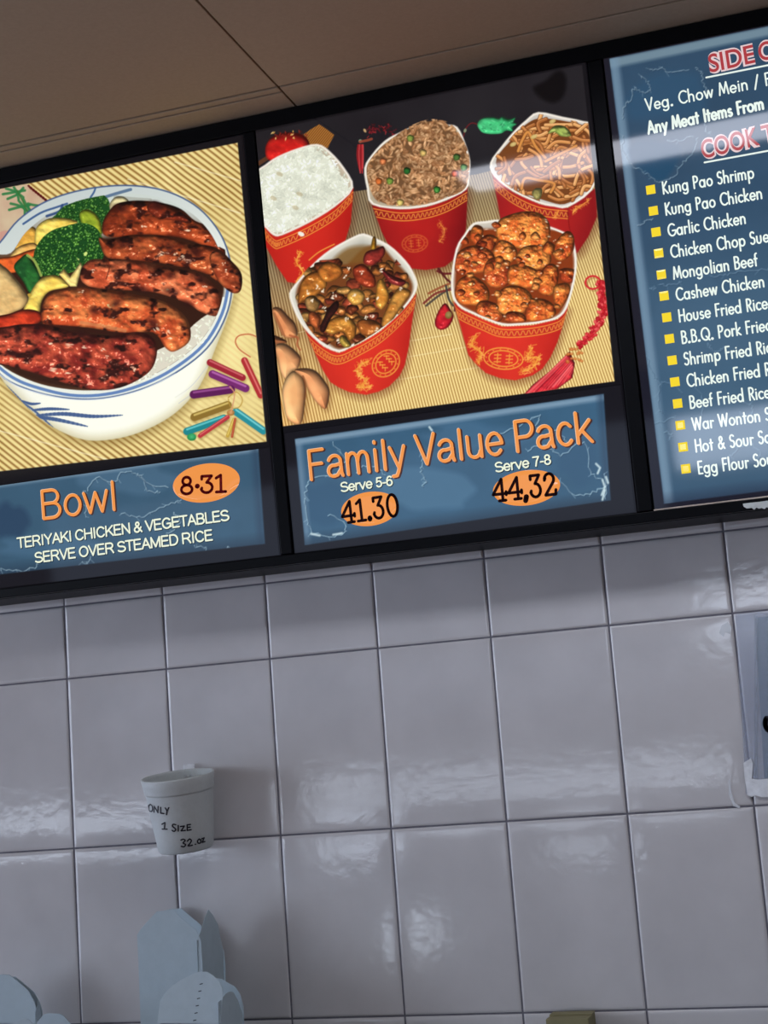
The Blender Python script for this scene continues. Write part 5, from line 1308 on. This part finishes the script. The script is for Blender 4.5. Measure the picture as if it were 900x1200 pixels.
pail('small white food pail in front of the rounded flap at the bottom left', kl([(60, 575), (72, 530), (120, 492), (150, 478), (190, 478), (215, 490), (240, 520), (248, 575)]), -.30, -.288)

# khaki card box peeping over the lower edge
a, b = at(648, 1185.5, -.012), at(697, 1185, -.012)
kb = empty('card_box', Vector(((a.x + b.x) / 2, -.04, ZS)), 'khaki card box standing on the shelf against the tiles', 'box')
bm = bmesh.new(); hw = (b.x - a.x) / 2; hz = a.z - ZS
add_box(bm, -hw, hw, -.03, .028, 0, hz - .002, .001); bm_obj('box_body', bm, MAT_KRAFT, kb)
bm = bmesh.new(); add_box(bm, -hw - .0004, hw + .0004, -.0006, .0284, hz - .0018, hz, .0005); bm_obj('lid_flap', bm, MAT_KRAFT, kb)

# ------------------------------------------------------------------ notice in a clear sleeve taped to the tiles at the right
def glassy(name, rgb, alpha, rough=.15):
    m = principled(name, rgb, rough=rough, spec=.6)
    m.node_tree.nodes['Principled BSDF'].inputs['Alpha'].default_value = alpha
    return m
MAT_SLEEVE = glassy('clear_sleeve', (176, 186, 208), .30)
MAT_PAPER = principled('grey_green_paper', (104, 132, 142), rough=.7, noise=.03, nscale=30)
nt_ = empty('taped_notice', at(985, 830, -.004), 'grey-green notice in a clear plastic sleeve taped to the tiles at the right', 'notice')
no = nt_.location.copy()
def slab(name, pts, y, t, mat, lab=None):
    bm = bmesh.new(); prism(bm, [Vector((p.x, y, p.z)) - no for p in pts], Vector((0, -t, 0)))
    o = bm_obj(name, bm, mat, nt_)
    if lab: o['label'] = lab
    return o
ka = crop(850, 700, 1200 / 260)
W_ = .215
def quadp(tl, bl, wid):
    tl, bl = at(*tl), at(*bl); return [tl, bl, bl + Vector((wid, 0, 0)), tl + Vector((wid, 0, 0))]
slab('paper_sheet', quadp((884.8, 724), (895.8, 912), W_ - .03), -.0036, .0004, MAT_PAPER)
slab('clear_sleeve', quadp((862, 720), (874.5, 930), W_), -.0045, .0004, MAT_SLEEVE)
slab('sleeve_edge', quadp((884.5, 722), (884.5, 915), .0045), -.0052, .0003, glassy('sleeve_weld', (170, 180, 196), .35))
tp = [at(*p) for p in ka([(118, 990), (150, 980), (175, 985), (240, 980), (300, 985), (300, 1075), (200, 1080), (165, 1070), (150, 1075), (122, 1065)])]
slab('tape_strip', tp, -.0054, .0004, MAT_TAPE, 'crinkled clear tape along the lower edge')
tp = [at(*p) for p in ka([(100, 895), (140, 870), (150, 900), (145, 985), (150, 1080), (120, 1068), (104, 960)])]
slab('tape_strip', tp, -.0056, .0004, MAT_TAPE, 'crinkled clear tape at the lower left corner')
V, F = [], []
c0 = at(903.5, 848, -.0046)
ribbon(V, F, [(c0.x - no.x + q[0] * .009, c0.z - no.z + q[1] * .012) for q in arc(0, 0, 1, 1, 130, 410, 14)], .008)
V = [(v[0], -.0054 - no.y, v[1]) for v in V]
mesh_obj('printed_letter', V, F, MAT_INK, nt_)

# old bits of clear tape left on the tiles
MAT_SCRAP = glassy('tape_scrap', (240, 244, 248), .45, .2)
for lab, pts in (('curled scrap of old clear tape on the tiles by the notice top corner', [(846, 733), (853, 729), (858, 735), (856, 743), (850, 741), (848, 746), (843, 742)]),
                 ('thin strip of old clear tape on the tiles left of the notice lower corner', [(853.5, 913), (856, 914), (857, 928), (862, 941), (868, 945), (866, 947), (859, 944), (854.5, 931)])):
    P = [at(*p) for p in pts]; cen = sum(P, Vector()) / len(P)
    bm = bmesh.new(); prism(bm, [Vector((p.x - cen.x, 0, p.z - cen.z)) for p in P], Vector((0, -.0004, 0)))
    o = bm_obj('tape_scrap', bm, MAT_SCRAP); o.location = (cen.x, -.0030, cen.z); tag(o, lab, 'tape')
